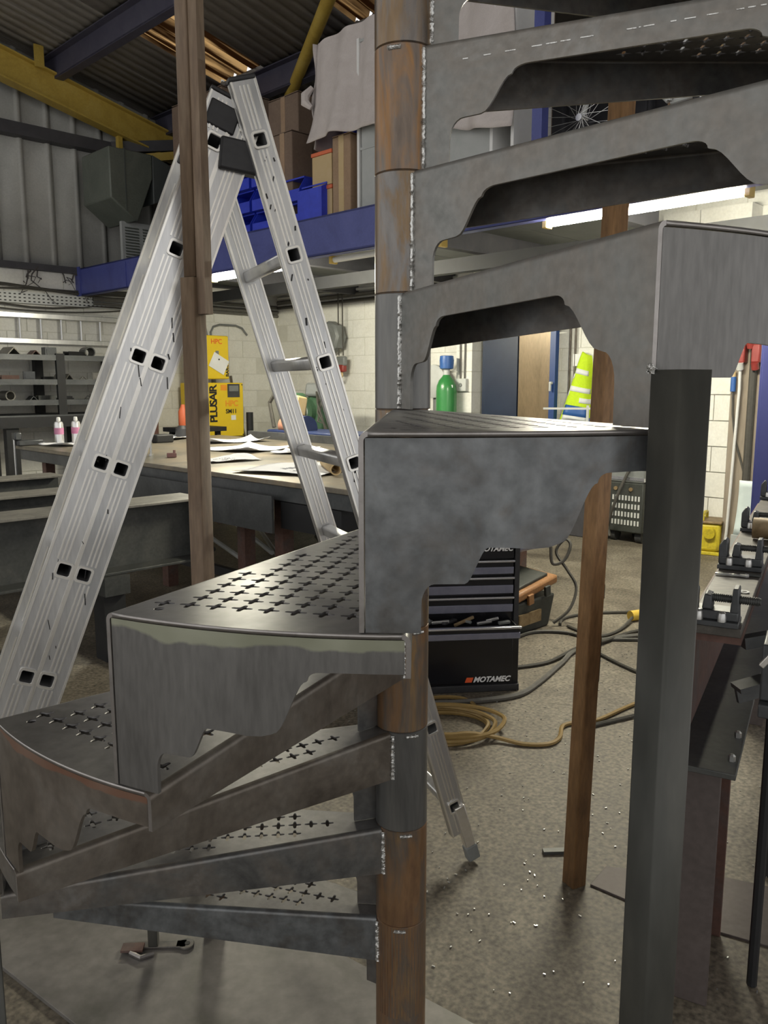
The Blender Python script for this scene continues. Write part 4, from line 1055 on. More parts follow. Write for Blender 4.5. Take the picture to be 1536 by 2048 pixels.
tag(MB().box(TA1 + .6, TA1 + .72, 4.0, 4.12, 0, .42).build('short_post', 'red_rust', rz=A45), 'short red-brown square post standing on the floor beyond the welding table', 'post')
rnd = random.Random(31)
for i in range(7):
    a_ = 3.3 + rnd.uniform(0, .9); 
    tag(MB().cyl(hall(a_, 3.4 + i * .3, .03 + .03 * i), hall(a_ + rnd.uniform(.2, .9), 4.6 + i * .35, .05 + .05 * i), .018, 8).build('stored_bar', rnd.choice(['black_steel', 'girder_steel', 'light_grey'])), ['lowest and nearest', 'second lowest', 'third lowest', 'middle', 'third highest', 'second highest', 'highest and farthest'][i] + ' loose steel bar stored under the welding table', 'bar', 'bars under the welding table')
def sheet(name, a_, b_, wa, wb_, rot, lab, mname='paper', seed=0, z=TZ, curl=.03, lines=True):
    rn_ = random.Random(seed); p1, p2 = rn_.uniform(0, 6), rn_.uniform(0, 6)
    t_ = thing(name, lab, 'paper', hall(a_, b_, z), A45 + rot)
    def fn(u, v): 
        e = max(0, abs(u - .5) * 2 - .55) * curl * 2 + max(0, abs(v - .5) * 2 - .6) * curl
        return ((u - .5) * wa, (v - .5) * wb_, .004 + .004 * (1 + math.sin(5 * u + p1) * math.sin(4 * v + p2)) + e * (.5 + .5 * math.sin(7 * u + 5 * v + p1)))
    MB().grid(fn, 14, 14).build('page', mname, t_, solid=.0008)
    if lines:
        mm = MB()
        for i in range(9):
            u0, v0 = rn_.uniform(.25, .6), rn_.uniform(.25, .7)
            for k in range(4):
                p = Vector(fn(u0 + .03 * k, v0)) + Vector((0, 0, .0015)); q = Vector(fn(u0 + .03 * k + .02, v0 + rn_.uniform(.03, .12))) + Vector((0, 0, .0015))
                mm.bar(p, q, .004, .0006)
        stuff(mm.build('ink_lines', 'ink', t_))
    return t_
sheet('drawing_sheet', 3.22, 7.20, .42, .34, .3, 'white drawing sheet beside the spray cans at the left end of the table', seed=1)
sheet('drawing_sheet', 4.30, 7.35, .55, .42, .5, 'white drawing sheet lying just right of the ladder at the far table edge', seed=2, curl=.05)
sheet('drawing_sheet', 4.50, 6.55, .60, .45, -.2, 'crumpled drawing sheet in front of the yellow compressor', seed=3, curl=.035)
sheet('drawing_sheet', 4.05, 5.65, .60, .55, .2, 'flat pale drawing sheet in the middle of the table', seed=4, curl=.03)
sheet('drawing_sheet', 4.15, 5.15, .42, .30, .6, 'small drawing sheet partly behind the rear ladder stile', seed=14, curl=.02)
sheet('drawing_sheet', 3.36, 4.95, .40, .32, -.1, 'drawing sheet near the front edge beside the rusty bars', seed=5, curl=.03)
sheet('drawing_sheet', 3.30, 4.05, .62, .62, .35, 'largest drawing sheet behind the ladder at the front of the table', seed=6, curl=.02)
def can(a_, b_, lab):
    t_ = thing('spray_can', lab, 'spray can', hall(a_, b_, TZ + .001), 0, 'spray cans')
    MB().lathe([(.030, 0), (.033, .004), (.033, .17), (.028, .19), (.014, .2)], 20).build('body', 'spray_can', t_)
    MB().lathe([(.0335, .085), (.0335, .14)], 20).build('label', 'pink_label', t_)
    MB().lathe([(.013, .2), (.015, .205), (.013, .228), (.008, .232)], 14).build('nozzle', 'white_board', t_)
    t_.scale = (1.25, 1.25, 1.05)
can(3.20, 7.38, 'pink-labelled spray can further left on the table')
can(3.36, 7.38, 'pink-labelled spray can next to the ladder stile')
t = thing('table_clamp', 'grey clamp fixed on the left corner of the welding table', 'clamp', hall(2.95, 7.42, TZ), A45)
MB().box(-.12, .10, -.05, .03, .001, .05).build('jaw', 'vise_iron', t, bev=.008); MB().box(-.14, -.08, -.03, .06, .05, .12).build('arm', 'vise_iron', t, bev=.01)
MB().cyl((-.13, .02, -.32), (-.13, .02, .10), .010, 8).build('screw', 'bright_bolt', t)
t = thing('iron_lump', 'row of small iron fittings lying behind the spray cans', 'fitting', hall(3.75, 7.35, TZ), A45)
MB().lathe([(.05, 0.001), (.05, .07), (.035, .075)], 12).build('ring', 'girder_steel', t); MB().cyl((.0, -.12, .04), (.16, -.2, .04), .038, 14).build('pipe', 'girder_steel', t); MB().cbox((.2, -.05, .03), (.14, .1, .058)).build('block', 'table_steel', t)
tag(MB().box(3.88, 4.06, 6.85, 7.0, TZ + .001, TZ + .075).build('steel_block', 'black_steel', rz=A45, bev=.01), 'dark steel block on the table just right of the ladder', 'block')
t = thing('bolt_upright', 'single bright bolt standing upright on the table', 'bolt', hall(3.16, 5.67, TZ))
MB().lathe([(.02, .001), (.02, .014), (.010, .015), (.010, .11)], 6).build('bolt', 'bright_bolt', t)
t = thing('purple_clip', 'small purple clip lying near the front edge of the table', 'clip', hall(3.2, 5.44, TZ), .3)
MB().cbox((0, 0, .018), (.07, .035, .034)).build('body', 'dull_red', t, bev=.005); MB().cyl((.02, 0, .03), (.02, 0, .055), .01, 8).build('stud', 'dull_red', t)
t = thing('paper_roll', 'rolled-up drawing tube lying at the table front edge', 'paper roll', hall(3.28, 3.70, TZ + .036), .2)
me = flat_fill([[(.035 * math.cos(2 * PI * i / 20), .035 * math.sin(2 * PI * i / 20)) for i in range(20)], [(.028 * math.cos(2 * PI * i / 20), .028 * math.sin(2 * PI * i / 20)) for i in range(20)]], .5, 'tube')
me.transform(Matrix.Rotation(PI / 2, 4, 'X')); link(me, 'tube', 'cream_card', t, (.0, .2, 0))
tag(MB().cbox(hall(4.55, 7.15, TZ + .05), (.14, .10, .10), (0, 0, .4)).build('red_case', 'socket_red', bev=.02), 'small red case at the back of the table under the compressor', 'case')
tag(MB().lathe([(.06, .001), (.075, .03), (.07, .09), (.04, .12)], 14, hall(4.5, 7.42, TZ)).build('black_pot', 'black_plastic'), 'small black pot beside the red case on the table', 'pot')
for i, (a_, b_, mm_) in enumerate(((5.05, 8.3, 'orange_red'), (5.2, 8.25, 'orange_red'), (5.35, 8.35, 'plug_yellow'))):
    tag(MB().lathe([(.05, 0), (.055, .01), (.055, .18), (.03, .23), (.02, .26)], 14, hall(a_, b_, 0)).build('squeeze_bottle', mm_), ['left orange bottle beside the red gas bottle', 'right orange bottle beside the red gas bottle', 'yellow bottle beside the red gas bottle'][i], 'bottle').location = (0, 0, .95)
tag(MB().box(4.9, 5.5, 8.1, 8.5, .90, .949).box(4.95, 5.0, 8.15, 8.2, 0, .90).box(5.4, 5.45, 8.15, 8.2, 0, .90).box(4.95, 5.0, 8.4, 8.45, 0, .90).box(5.4, 5.45, 8.4, 8.45, 0, .90).build('bottle_stand', 'black_steel', rz=A45), 'small black stand carrying bottles behind the ladder', 'stand')

# ================================================================== I-section girders on trestles at the left
def girder(a0, a1, b_, zt, dep, fw, lab):
    t_ = thing('steel_girder', lab, 'girder', (0, 0, 0), A45, 'steel girders on trestles')
    MB().box(a0, a1, b_ - .007, b_ + .007, zt - dep + .014, zt - .014).build('web', 'girder_steel', t_)
    MB().box(a0, a1, b_ - fw / 2, b_ + fw / 2, zt - .014, zt).build('top_flange', 'flange_steel', t_, bev=.002)
    MB().box(a0, a1, b_ - fw / 2, b_ + fw / 2, zt - dep, zt - dep + .014).build('bottom_flange', 'girder_steel', t_, bev=.002)
    return t_
g = girder(-.8, 2.52, 4.07, .815, .355, .27, 'nearest and deepest steel girder, passing behind the ladder')
MB().box(2.49, 2.505, 3.95, 4.062, .475, .80).build('end_plate', 'girder_steel', g)
girder(-.8, 2.15, 4.84, .815, .30, .24, 'middle steel girder behind the nearest one')
girder(-.8, 2.45, 5.72, .815, .30, .24, 'farthest steel girder next to the welding table')
for i, a_ in enumerate((.9, 1.95)):
    t_ = thing('trestle', ['trestle under the girders at the left edge of the view', 'dark trestle under the girders seen behind the ladder'][i], 'trestle', (0, 0, 0), A45)
    MB().box(a_ - .07, a_ + .07, 3.90, 6.0, .36, .459).build('cross_beam', 'girder_steel', t_)
    for b_ in (4.0, 5.0, 5.85): MB().box(a_ - .06, a_ + .06, b_ - .06, b_ + .06, .0, .36).build('leg', 'black_steel', t_)
    for b_, h in ((4.84, .054), (5.72, .054)): MB().box(a_ - .06, a_ + .06, b_ - .08, b_ + .08, .46, .46 + h).build('packer', 'red_rust', t_)
t = thing('battery_pack', 'black drill battery standing on the nearest girder behind the ladder', 'battery', hall(1.93, 4.02, .815), A45)
MB().box(-.09, .06, -.05, .05, .001, .045).build('pack', 'black_plastic', t, bev=.008); MB().lathe([(.045, .045), (.045, .09), (.03, .11)], 12, (-.02, 0, 0)).build('stem', 'black_plastic', t)
t = thing('scrap_cover', 'dull green tarpaulin heap on the floor behind the left treads', 'tarpaulin', hall(1.35, 3.1, 0), A45)
def tarp(u, v): 
    x, y = (u - .5) * 1.3, (v - .5) * .8; r = max(0, 1 - (2 * x / 1.3) ** 2) * max(0, 1 - (2 * y / .8) ** 2)
    return (x, y, .004 + r * (.12 + .05 * math.sin(9 * u + 2) * math.sin(8 * v)))
MB().grid(tarp, 24, 18).build('sheet', 'plate_steel', t, solid=.003)

# ================================================================== tool chest
ch = thing('tool_chest', 'black roller tool chest with chrome drawer pulls and one drawer pulled open', 'tool chest', (.03, 3.665, 0), D(6.6))
W = .612; DP = .33
MB().box(0, W, 0, DP, .03, .275).build('lower_cabinet', 'black_gloss', ch, bev=.004)
MB().box(-.004, W + .004, -.006, DP, .0, .034).build('base_rail', 'black_plastic', ch, bev=.003)
MB().box(.02, W - .03, -.008, -.001, .045, .262).build('cabinet_door', 'black_gloss', ch, bev=.004)
MB().box(0, W, 0.02, DP, .275, .80).build('upper_body', 'black_gloss', ch, bev=.003)
MB().box(-.004, W + .004, -.01, DP + .004, .80, .835).build('lid', 'black_gloss', ch, bev=.006)
for x in (.006, W - .028): MB().box(x, x + .022, -.002, .02, .28, .80).build('corner_strip', 'black_plastic', ch)
def drawer(z0, z1, y, nm='drawer'):
    d_ = MB().box(.035, W - .035, y, y + .018, z0 + .004, z1 - .004).build(nm, 'black_gloss', ch, bev=.002)
    MB().box(.03, W - .03, y - .012, y + .004, z1 - .014, z1 - .003).build('pull', 'chrome_trim', d_, bev=.003)
    MB().box(.035, W - .035, y - .006, y + .001, z0 + .006, z0 + (z1 - z0) * .52).build('trim', 'drawer_trim', d_, bev=.002)
    return d_
for z0, z1 in ((.715, .795), (.565, .64), (.472, .560), (.383, .466)): drawer(z0, z1, 0.0)
MB().box(.035, W - .035, .0, .018, .645, .712).build('badge_panel', 'black_gloss', ch)
od = drawer(.296, .362, -.135, 'drawer')
MB().box(.04, W - .04, -.117, .02, .300, .304).box(.04, .044, -.117, .02, .304, .350).box(W - .044, W - .04, -.117, .02, .304, .350).build('tray', 'black_plastic', od)
rnd = random.Random(17)
for i in range(9):
    x = .08 + i * .052
    tl = MB().bar((x, -.06 + rnd.uniform(-.01, .03), .345 + rnd.uniform(0, .02)), (x + rnd.uniform(.03, .1), -.04 + rnd.uniform(-.02, .04), .352 + rnd.uniform(0, .025)), rnd.uniform(.01, .03), .014).build('hand_tool', 'grey_plastic', od, bev=.003)
    tl.data.materials.clear(); tl.data.materials.append(MATS[rnd.choice(['black_plastic', 'bright_bolt', 'grey_plastic', 'tarnished_tube'])])
letters('MOTAMEC', .036, 'print_white', 'lettering', ch, (.392, -.0095, .052), (PI / 2, 0, 0), shear=.35, bold=.0012, depth=.0005, space=1.0)
MB().prism([(.352, .051), (.385, .051), (.394, .075), (.361, .075)], -.0098, -.0085, 'xz').build('red_slash', 'print_red', ch)
letters('MOTAMEC', .034, 'print_white', 'lettering', ch, (.405, -.0012, .680), (PI / 2, 0, 0), shear=.35, bold=.0012, depth=.0005)

# tool box with an orange lid
bx_ = thing('tool_box', 'black plastic tool box with a tilted orange-brown lid beside the tool chest', 'tool box', hall(3.86, 2.86), A45)
MB().add([(-.26, -.17, 0), (.24, -.17, 0), (.24, .15, 0), (-.26, .15, 0), (-.28, -.19, .20), (.27, -.19, .20), (.27, .16, .20), (-.28, .16, .20)], [(0, 3, 2, 1), (4, 5, 6, 7), (0, 1, 5, 4), (1, 2, 6, 5), (2, 3, 7, 6), (3, 0, 4, 7)]).build('body', 'toolbox_black', bx_, bev=.012)
lid = MB().cbox((.0, -.01, .255), (.58, .37, .055), (.06, -.14, 0)).build('lid', 'lid_orange', bx_, bev=.015)
MB().cbox((.0, -.01, .292), (.46, .30, .02), (.06, -.14, 0)).build('lid_panel', 'toolbox_black', lid, bev=.006)
for x in (-.18, .0, .17): MB().cbox((x, -.2, .21 + x * .13), (.05, .018, .06), (0, -.1, 0)).build('latch', 'toolbox_black' if x else 'lid_orange', bx_, bev=.004)
MB().cbox((.29, -.05, .17), (.02, .12, .02)).build('handle', 'grey_plastic', bx_, bev=.004)
MB().box(-.10, .12, -.196, -.185, .06, .13).build('badge', 'tarnished_tube', bx_)
dm = thing('dark_case', 'dark blue-grey machine case on a stand, its underside showing above the tool box', 'machine', hall(4.18, 2.98), A45)
MB().cbox((-.05, 0, .60), (.50, .36, .30)).build('case', 'drawer_trim', dm, bev=.02)
for x, y in ((-.26, .15), (-.07, .16), (.12, .15)): MB().cyl((x, y, 0), (x, y, .45), .014, 8).build('leg', 'black_steel', dm)
MB().cbox((.05, -.19, .50), (.10, .02, .06)).build('clip', 'grey_plastic', dm, bev=.004)

# cables on the floor
def cable(name, pts, r, mname, lab, n=6, smooth=6):
    P = [Vector(p) for p in pts]; out = []
    for i in range(len(P) - 1):
        p0 = P[max(0, i - 1)]; p1 = P[i]; p2 = P[i + 1]; p3 = P[min(len(P) - 1, i + 2)]
        for k in range(smooth):
            t_ = k / smooth
            out.append(.5 * ((2 * p1) + (-p0 + p2) * t_ + (2 * p0 - 5 * p1 + 4 * p2 - p3) * t_ ** 2 + (-p0 + 3 * p1 - 3 * p2 + p3) * t_ ** 3))
    out.append(P[-1])
    for q in out: q.z = max(q.z, r)
    return tag(MB().sweep(out, r, n).build(name, mname), lab, 'cable')
pts = []
for i in range(66):
    a_ = 2 * PI * i / 16; rr = .205 + .018 * math.sin(i * .7) + .006 * (i // 16)
    pts.append((.235 + rr * math.cos(a_) + .012 * (i // 16), 3.28 + .155 * math.sin(a_) * (rr / .205), .010 + .013 * (i // 16)))
pts = pts[:-4] + [(.46, 3.16, .02), (.56, 3.12, .01), (.66, 3.12, .01), (.72, 3.18, .01), (.755, 3.29, .01), (.81, 3.33, .01), (.92, 3.36, .01), (1.11, 3.52, .01), (1.3, 3.65, .01), (1.6, 3.7, .01)]
cable('extension_lead', pts, .0095, 'cable_yellow', 'coiled yellow extension lead lying behind the stair column', smooth=4)
cable('extension_lead', [(-.02, 3.45, .01), (.1, 3.55, .01), (.25, 3.62, .01), (.37, 3.60, .01), (.41, 3.50, .01), (.38, 3.40, .03)], .0095, 'cable_yellow', 'loose yellow lead curving in front of the tool chest base', smooth=5)
cable('floor_cable', [(-.1, 3.52, .01), (.21, 3.54, .01), (.42, 3.57, .01), (.62, 3.64, .01), (.75, 3.80, .01), (.92, 4.08, .01), (1.05, 4.30, .01), (1.3, 4.5, .01), (1.7, 4.62, .01), (2.1, 4.8, .01)], .013, 'cable_grey', 'thick grey cable sweeping past the tool chest base')
cable('floor_cable', [(.66, 4.02, .01), (.85, 4.10, .01), (1.05, 4.30, .02), (1.22, 4.42, .02), (1.5, 4.66, .01), (1.9, 4.8, .01)], .010, 'cable_dark', 'dark cable leaving the right side of the tool chest')
cable('floor_cable', [(.70, 4.45, .01), (.86, 4.62, .01), (1.05, 4.62, .01), (1.2, 4.50, .01), (1.45, 4.48, .01), (1.8, 4.42, .01)], .010, 'cable_dark', 'dark cable looping in front of the tool box')
cable('floor_cable', [(1.10, 4.75, .01), (1.22, 4.55, .01), (1.38, 4.66, .01), (1.52, 4.86, .03)], .009, 'cable_dark', 'dark cable running to the yellow plug')
cable('floor_cable', [(1.06, 4.78, .01), (1.12, 4.92, .01), (1.3, 5.02, .01), (1.6, 5.05, .01), (1.9, 5.0, .01)], .009, 'cable_dark', 'dark cable lying farthest back near the yellow plug')
cable('floor_cable', [(1.16, 4.24, .01), (1.22, 4.08, .01), (1.30, 3.92, .01), (1.38, 3.84, .01), (1.6, 3.7, .01)], .009, 'cable_dark', 'thin dark cable beside the rusty post')
cable('floor_cable', [(.80, 3.26, .01), (1.0, 3.36, .01), (1.2, 3.46, .01), (1.5, 3.62, .01)], .009, 'cable_dark', 'dark cable alongside the yellow lead right of the rusty post')
cable('machine_lead', [(1.02, 4.92, .46), (1.03, 4.90, .36), (1.10, 4.90, .38), (1.14, 4.92, .47), (1.11, 4.95, .50), (1.06, 4.95, .42), (1.12, 4.9, .32), (1.17, 4.86, .22), (1.12, 4.80, .10), (1.02, 4.78, .02)], .010, 'cable_dark', 'dark lead dangling in loops from the machine case')
t = thing('yellow_plug', 'yellow industrial plug lying on the floor behind the prop tube', 'plug', (1.56, 4.9, .034), .4)
MB().cyl((-.05, 0, 0), (.08, 0, 0), .032, 14).build('body', 'plug_yellow', t); MB().cyl((.08, 0, 0), (.12, 0, 0), .026, 14).build('sleeve', 'plug_yellow', t)

# ================================================================== right: bench with vises
BN = Vector((.64, 1.68, 0)); BRZ = math.radians(-28.3)
bn = thing('vise_bench', 'long narrow steel bench top on a rusty girder and column at the right', 'bench', (BN.x, BN.y, 0), BRZ)
MB().box(0, .108, 0, 2.3, .925, .945).build('bench_top', 'worn_bench', bn, bev=.002)
MB().box(0, .108, .02, 2.3, .905, .924).build('top_flange', 'red_rust', bn)
MB().box(-.022, -.010, .03, 2.3, .615, .904).build('web', 'red_rust', bn)
MB().box(-.03, .115, .03, 2.3, .60, .614).build('bottom_flange', 'girder_steel', bn, bev=.002)
for y in (.09, 1.9):
    c_ = MB().box(.018, .030, y + .012, y + .278, .0, .599).build('column_web', 'red_rust', bn)
    MB().box(-.042, .082, y, y + .012, 0, .599).build('column_flange', 'plate_rust', c_, bev=.002)
    MB().box(-.042, .082, y + .278, y + .29, 0, .599).build('column_flange', 'red_rust', c_, bev=.002)
for y in (.10, .24): MB().lathe([(.008, .0), (.008, .012), (.004, .016)], 6, (.10, y, .614)).build('bolt', 'bright_bolt', bn)
MB().bar((.085, .28, .72), (.60, .60, .88), .05, .012).bar((.085, .30, .70), (.60, .62, .86), .012, .05).build('angle_brace', 'table_steel', bn)
MB().bar((.085, .40, .80), (.60, .70, .90), .03, .03).build('upper_brace', 'table_steel', bn)
MB().cyl((.03, .55, .40), (.03, .55, .43), .012, 8).build('stud', 'weld', bn)
def vise(y, sc, lab, pipe=False):
    t_ = thing('vise', lab, 'vise', (BN.x + .474 * y, BN.y + .880 * y, .946), BRZ, 'vises along the bench')
    MB().box(-.005, .125, -.035, .035, 0, .012).build('base_plate', 'vise_iron', t_, bev=.002)
    MB().box(.0, .122, -.025, .030, .012, .032).build('body', 'vise_iron', t_, bev=.003)
    MB().prism([(-.004, .012), (.022, .012), (.022, .07), (.012, .078), (-.004, .06)], -.024, .026, 'xz').build('fixed_jaw', 'vise_iron', t_, bev=.004)
    MB().prism([(.100, .012), (.124, .012), (.120, .082), (.106, .082)], -.022, .022, 'xz').build('nut_block', 'vise_iron', t_, bev=.003)
    MB().prism([(.034, .032), (.060, .032), (.058, .062), (.040, .066)], -.022, .022, 'xz').build('sliding_jaw', 'vise_iron', t_, bev=.004)
    pts_ = []
    sw = MB().cyl((.055, 0, .055), (.17, 0, .055), .0075, 12)
    for k in range(22): sw.cyl((.058 + k * .005, 0, .055), (.0605 + k * .005, 0, .055), .0092, 12)
    sw.build('screw', 'girder_steel', t_)
    for x in (.03, .085): MB().lathe([(.011, .012), (.011, .022), (.009, .03), (.004, .034)], 12, (x, -.034 + .006, 0)).build('bolt', 'bright_bolt', t_)
    t_.scale = (sc * .82, sc, sc)
    return t_
vise(.025, 1.0, 'nearest vise, clamped at the front end of the bench')
vise(.61, 1.05, 'second vise from the front end of the bench')
vise(1.26, 1.05, 'third vise from the front, beside the brown tube')
vise(2.15, 1.05, 'farthest vise, at the back end of the bench')
def onb(x, y, z): 
    c_, s_ = math.cos(BRZ), math.sin(BRZ); return (BN.x + x * c_ - y * s_, BN.y + x * s_ + y * c_, z)
t = thing('spanner', 'small bright spanner lying on the bench in front of the second vise', 'spanner', onb(.03, .50, .9475), BRZ + .1)
MB().bar((-.03, 0, .002), (.03, 0, .002), .010, .004).build('shank', 'bright_bolt', t); MB().prism([(.03, -.006), (.045, -.012), (.052, -.006), (.043, -.003), (.043, .003), (.052, .006), (.045, .012), (.03, .006)], .0, .005, 'xy').build('jaw', 'bright_bolt', t)
me = flat_fill([[(.012 * math.cos(2 * PI * i / 20), .012 * math.sin(2 * PI * i / 20)) for i in range(20)], [(.007 * math.cos(2 * PI * i / 20), .007 * math.sin(2 * PI * i / 20)) for i in range(20)]], .002, 'washer')
tag(link(me, 'washer', 'bright_bolt', None, onb(.085, .33, .9475)), 'bright washer lying on the bench between the two nearest vises', 'washer')
tag(MB().cbox(onb(.085, .52, .949), (.05, .012, .005), (0, 0, BRZ)).build('iron_strip', 'girder_steel', bev=.001), 'short dark strip lying beside the spanner on the bench', 'strip')
t = thing('brown_tube', 'tarnished brown tube lying across the bench top at the right edge', 'tube', onb(.045, 1.10, .982), BRZ - .05)
me = flat_fill([[(.034 * math.cos(2 * PI * i / 24), .034 * math.sin(2 * PI * i / 24)) for i in range(24)], [(.024 * math.cos(2 * PI * i / 24), .024 * math.sin(2 * PI * i / 24)) for i in range(24)]], .4, 'tube')
me.transform(Matrix.Rotation(PI / 2, 4, 'Y')); link(me, 'tube', 'tarnished_tube', t, (.20, 0, 0))
t = thing('jig_block', 'dark machined block with a bright jaw edge at the right of the nearest vise', 'jig', onb(.15, .02, .80), BRZ)
MB().box(.0, .25, -.02, .10, .0, .12).build('block', 'vise_iron', t, bev=.004); MB().bar((.0, -.024, .075), (.045, -.024, .14), .016, .012).build('bright_edge', 'aluminium_rim', t, bev=.002)
MB().box(.0, .25, -.04, .14, -.03, -.001).build('foot', 'vise_iron', t, bev=.003)
MB().cyl((.22, .05, -.80), (.22, .05, -.03), .012, 8).build('support_rod', 'black_steel', t)
t = thing('slotted_frame', 'grey slotted steel frame plate beside the bench top', 'plate', onb(.15, .20, .915), BRZ)
me = flat_fill([[(0, 0), (.35, 0), (.35, .55), (0, .55)], [(.06, .06), (.06, .30), (.29, .30), (.29, .06)]], .018, 'frame'); link(me, 'frame', 'worn_bench', t, (0, 0, .009))
for x_, y_ in ((.02, .02), (.33, .02), (.02, .53), (.33, .53)): MB().cyl((x_, y_, -.914), (x_, y_, -.001), .012, 8).build('leg', 'black_steel', t)
poly = [(.60, 2.19), (.67, 2.28), (1.02, 2.22), (1.30, 2.10), (1.12, 1.86), (.90, 1.975), (.74, 2.07)]
tag(MB().prism(poly, .0004, .006, 'xy').build('floor_sheet', 'plate_rust', bev=.001), 'dark rusty steel sheet on the floor behind the prop tube', 'steel sheet')
tag(MB().cbox((.53, 2.36, .006), (.07, .022, .01), (0, 0, .05)).build('shim', 'girder_steel'), 'small grey flat bar lying left of the rusty post foot', 'shim')
# bits lying about
t = thing('bracket', 'loose steel bracket with an eye end lying on the base plate', 'bracket', (-.585, 1.915, .0125), .05)
MB().box(-.085, .06, -.012, .012, 0, .006).cyl((.075, 0, 0), (.075, 0, .006), .020, 16).box(.05, .075, -.014, .014, 0, .006).build('strap', 'mill_steel', t, bev=.001)
MB().cyl((.078, 0, .0062), (.078, 0, .0068), .007, 12).build('eye', 'print_black', t)
MB().box(-.02, .004, -.012, .012, .006, .085).build('upright', 'dark_steel', t, bev=.002)
MB().box(-.085, -.03, -.03, .0, .006, .012).build('tab', 'red_rust', t)
MB().sweep([(-.06, -.03, .006), (-.03, -.05, .006), (.0, -.035, .006)], .006, 6).build('clip', 'edge_steel', t)
rnd = random.Random(3); mm = MB()
for i in range(520):
    x = rnd.uniform(-.2, 1.4); y = rnd.uniform(1.7, 4.6)
    mm.cbox((x, y, .0025), (rnd.uniform(.002, .009), rnd.uniform(.0015, .004), .003), (0, 0, rnd.uniform(0, 3)))
o = stuff(mm.build('metal_swarf', 'bright_bolt')); tag(o, 'bright specks of metal swarf scattered over the concrete floor', 'swarf')
# welder, transformer, sockets, blue cabinet, papers
t = thing('welding_set', 'black welding power source with vent rows standing by the back wall', 'welder', hall(6.98, 3.72), A45)
MB().box(-.20, .22, -.22, .16, .10, .56).build('case', 'toolbox_black', t, bev=.012); MB().box(-.20, .22, -.22, .16, .56, .86).build('top_panel', 'grey_plastic', t, bev=.012)
MB().box(-.206, -.2, -.225, .165, .58, .61).build('chrome_bar', 'chrome_trim', t)
MB().box(-.21, .225, -.226, -.22, .575, .605).build('chrome_bar', 'chrome_trim', t)
for j in range(4):
    for i in range(9):
        MB().box(-.207, -.2, -.19 + i * .032, -.19 + i * .032 + .016, .17 + j * .075, .17 + j * .075 + .045).build('vent_slot', 'light_grey', t)
for s_ in (-.1, .05): MB().cyl((-.215, s_, .50), (-.2, s_, .50), .018, 10).build('socket', 'tarnished_tube', t)
for s_ in (-.12, 0, .1): MB().cyl((-.215, s_, .75), (-.2, s_, .75), .02, 10).build('knob', 'black_plastic', t)
for s_ in (-.16, .1): MB().cyl((-.1, s_ - .03, .06), (-.1, s_ + .03, .06), .06, 14).build('wheel', 'rubber', t)
MB().cyl((.1, -.03, .06), (.1, .0, .06), .06, 14).build('wheel', 'rubber', t)
MB().sweep([(-.2, -.1, .74), (-.26, -.02, .5), (-.28, .04, .3), (-.24, .1, .15), (-.26, .06, .06)], .014, 8).build('lead', 'cable_dark', t)
t = thing('site_transformer', 'yellow site transformer box on the floor against the wall pier', 'transformer', hall(6.92, 2.99), A45 + .25)
MB().box(-.14, .14, -.15, .15, .03, .27).build('body', 'transformer_yellow', t, bev=.025); MB().box(-.15, .15, -.16, .16, .27, .29).build('lid', 'tarnished_tube', t, bev=.006)
MB().sweep([(-.1, 0, .29), (-.1, 0, .34), (.0, 0, .35), (.1, 0, .34), (.1, 0, .29)], .014, 8).build('handle', 'transformer_yellow', t)
for y in (-.07, .07): MB().cyl((-.14, y, .20), (-.19, y, .19), .045, 14).build('socket', 'transformer_yellow', t)
MB().box(-.152, .152, -.165, .165, .0, .03).build('foot_frame', 'transformer_yellow', t, bev=.006)
pm = struct(MB().box(WB_A - .45, WB_A - .18, 2.60, 2.835, 0, 2.44).build('wall_post', 'wood_post', rz=A45, bev=.005))
t = thing('socket_cluster', 'red and white industrial sockets with hanging plugs on the brown post', 'sockets', hall(WB_A - .455, 2.71), A45)
for y, z, m_ in ((-.045, 1.83, 'socket_red'), (.03, 1.66, 'socket_red'), (-.09, 1.66, 'socket_red')):
    MB().box(-.08, 0, y - .035, y + .035, z - .05, z + .10).build('socket', m_, t, bev=.012); MB().cyl((-.08, y, z - .05), (-.06, y, z - .10), .03, 12).build('plug', 'light_grey' if y > 0 else m_, t)
MB().cyl((-.03, .09, 1.50), (-.03, .09, 1.38), .022, 12).build('blue_plug', 'blue_cap', t); MB().cyl((-.03, .09, 1.50), (-.03, .09, 1.54), .018, 12).build('cap', 'cream_card', t)
MB().sweep([(-.06, .03, 1.56), (-.05, .03, 1.4), (-.05, .04, 1.0), (-.06, .045, .6), (-.05, .06, .2), (-.05, .08, .02)], .012, 8).build('white_lead', 'cable_white', t)
MB().sweep([(-.03, .09, 1.38), (-.03, .08, 1.2), (-.03, .05, 1.0), (-.03, -.05, .7), (-.04, -.12, .5)], .009, 8).build('thin_lead', 'cable_dark', t)
MB().cyl((-.02, -.06, 0), (-.02, -.06, 2.3), .03, 10).build('standpipe', 'cable_dark', t)
t = thing('blue_cabinet', 'blue painted steel cabinet at the right edge behind the bench', 'cabinet', hall(5.17, 1.70), A45)
MB().box(-.1, .6, -.9, .215, .0, 2.0).build('body', 'cabinet_blue', t, bev=.006); MB().box(-.106, -.1, -.88, .20, .05, 1.95).build('door', 'cabinet_blue', t, bev=.003)
t = thing('wall_chart', 'pale blue-green paper sheet standing beside the blue cabinet', 'paper', hall(5.45, 2.05), A45)
MB().grid(lambda u, v: (.02 * math.sin(3 * v) + .05 * v, (u - .5) * .22 - .0, .45 + .36 * v), 6, 8).build('sheet', 'pale_paper', t, solid=.001)
MB().box(-.01, .005, -.12, .12, .0, .45).build('stand', 'grey_board', t)

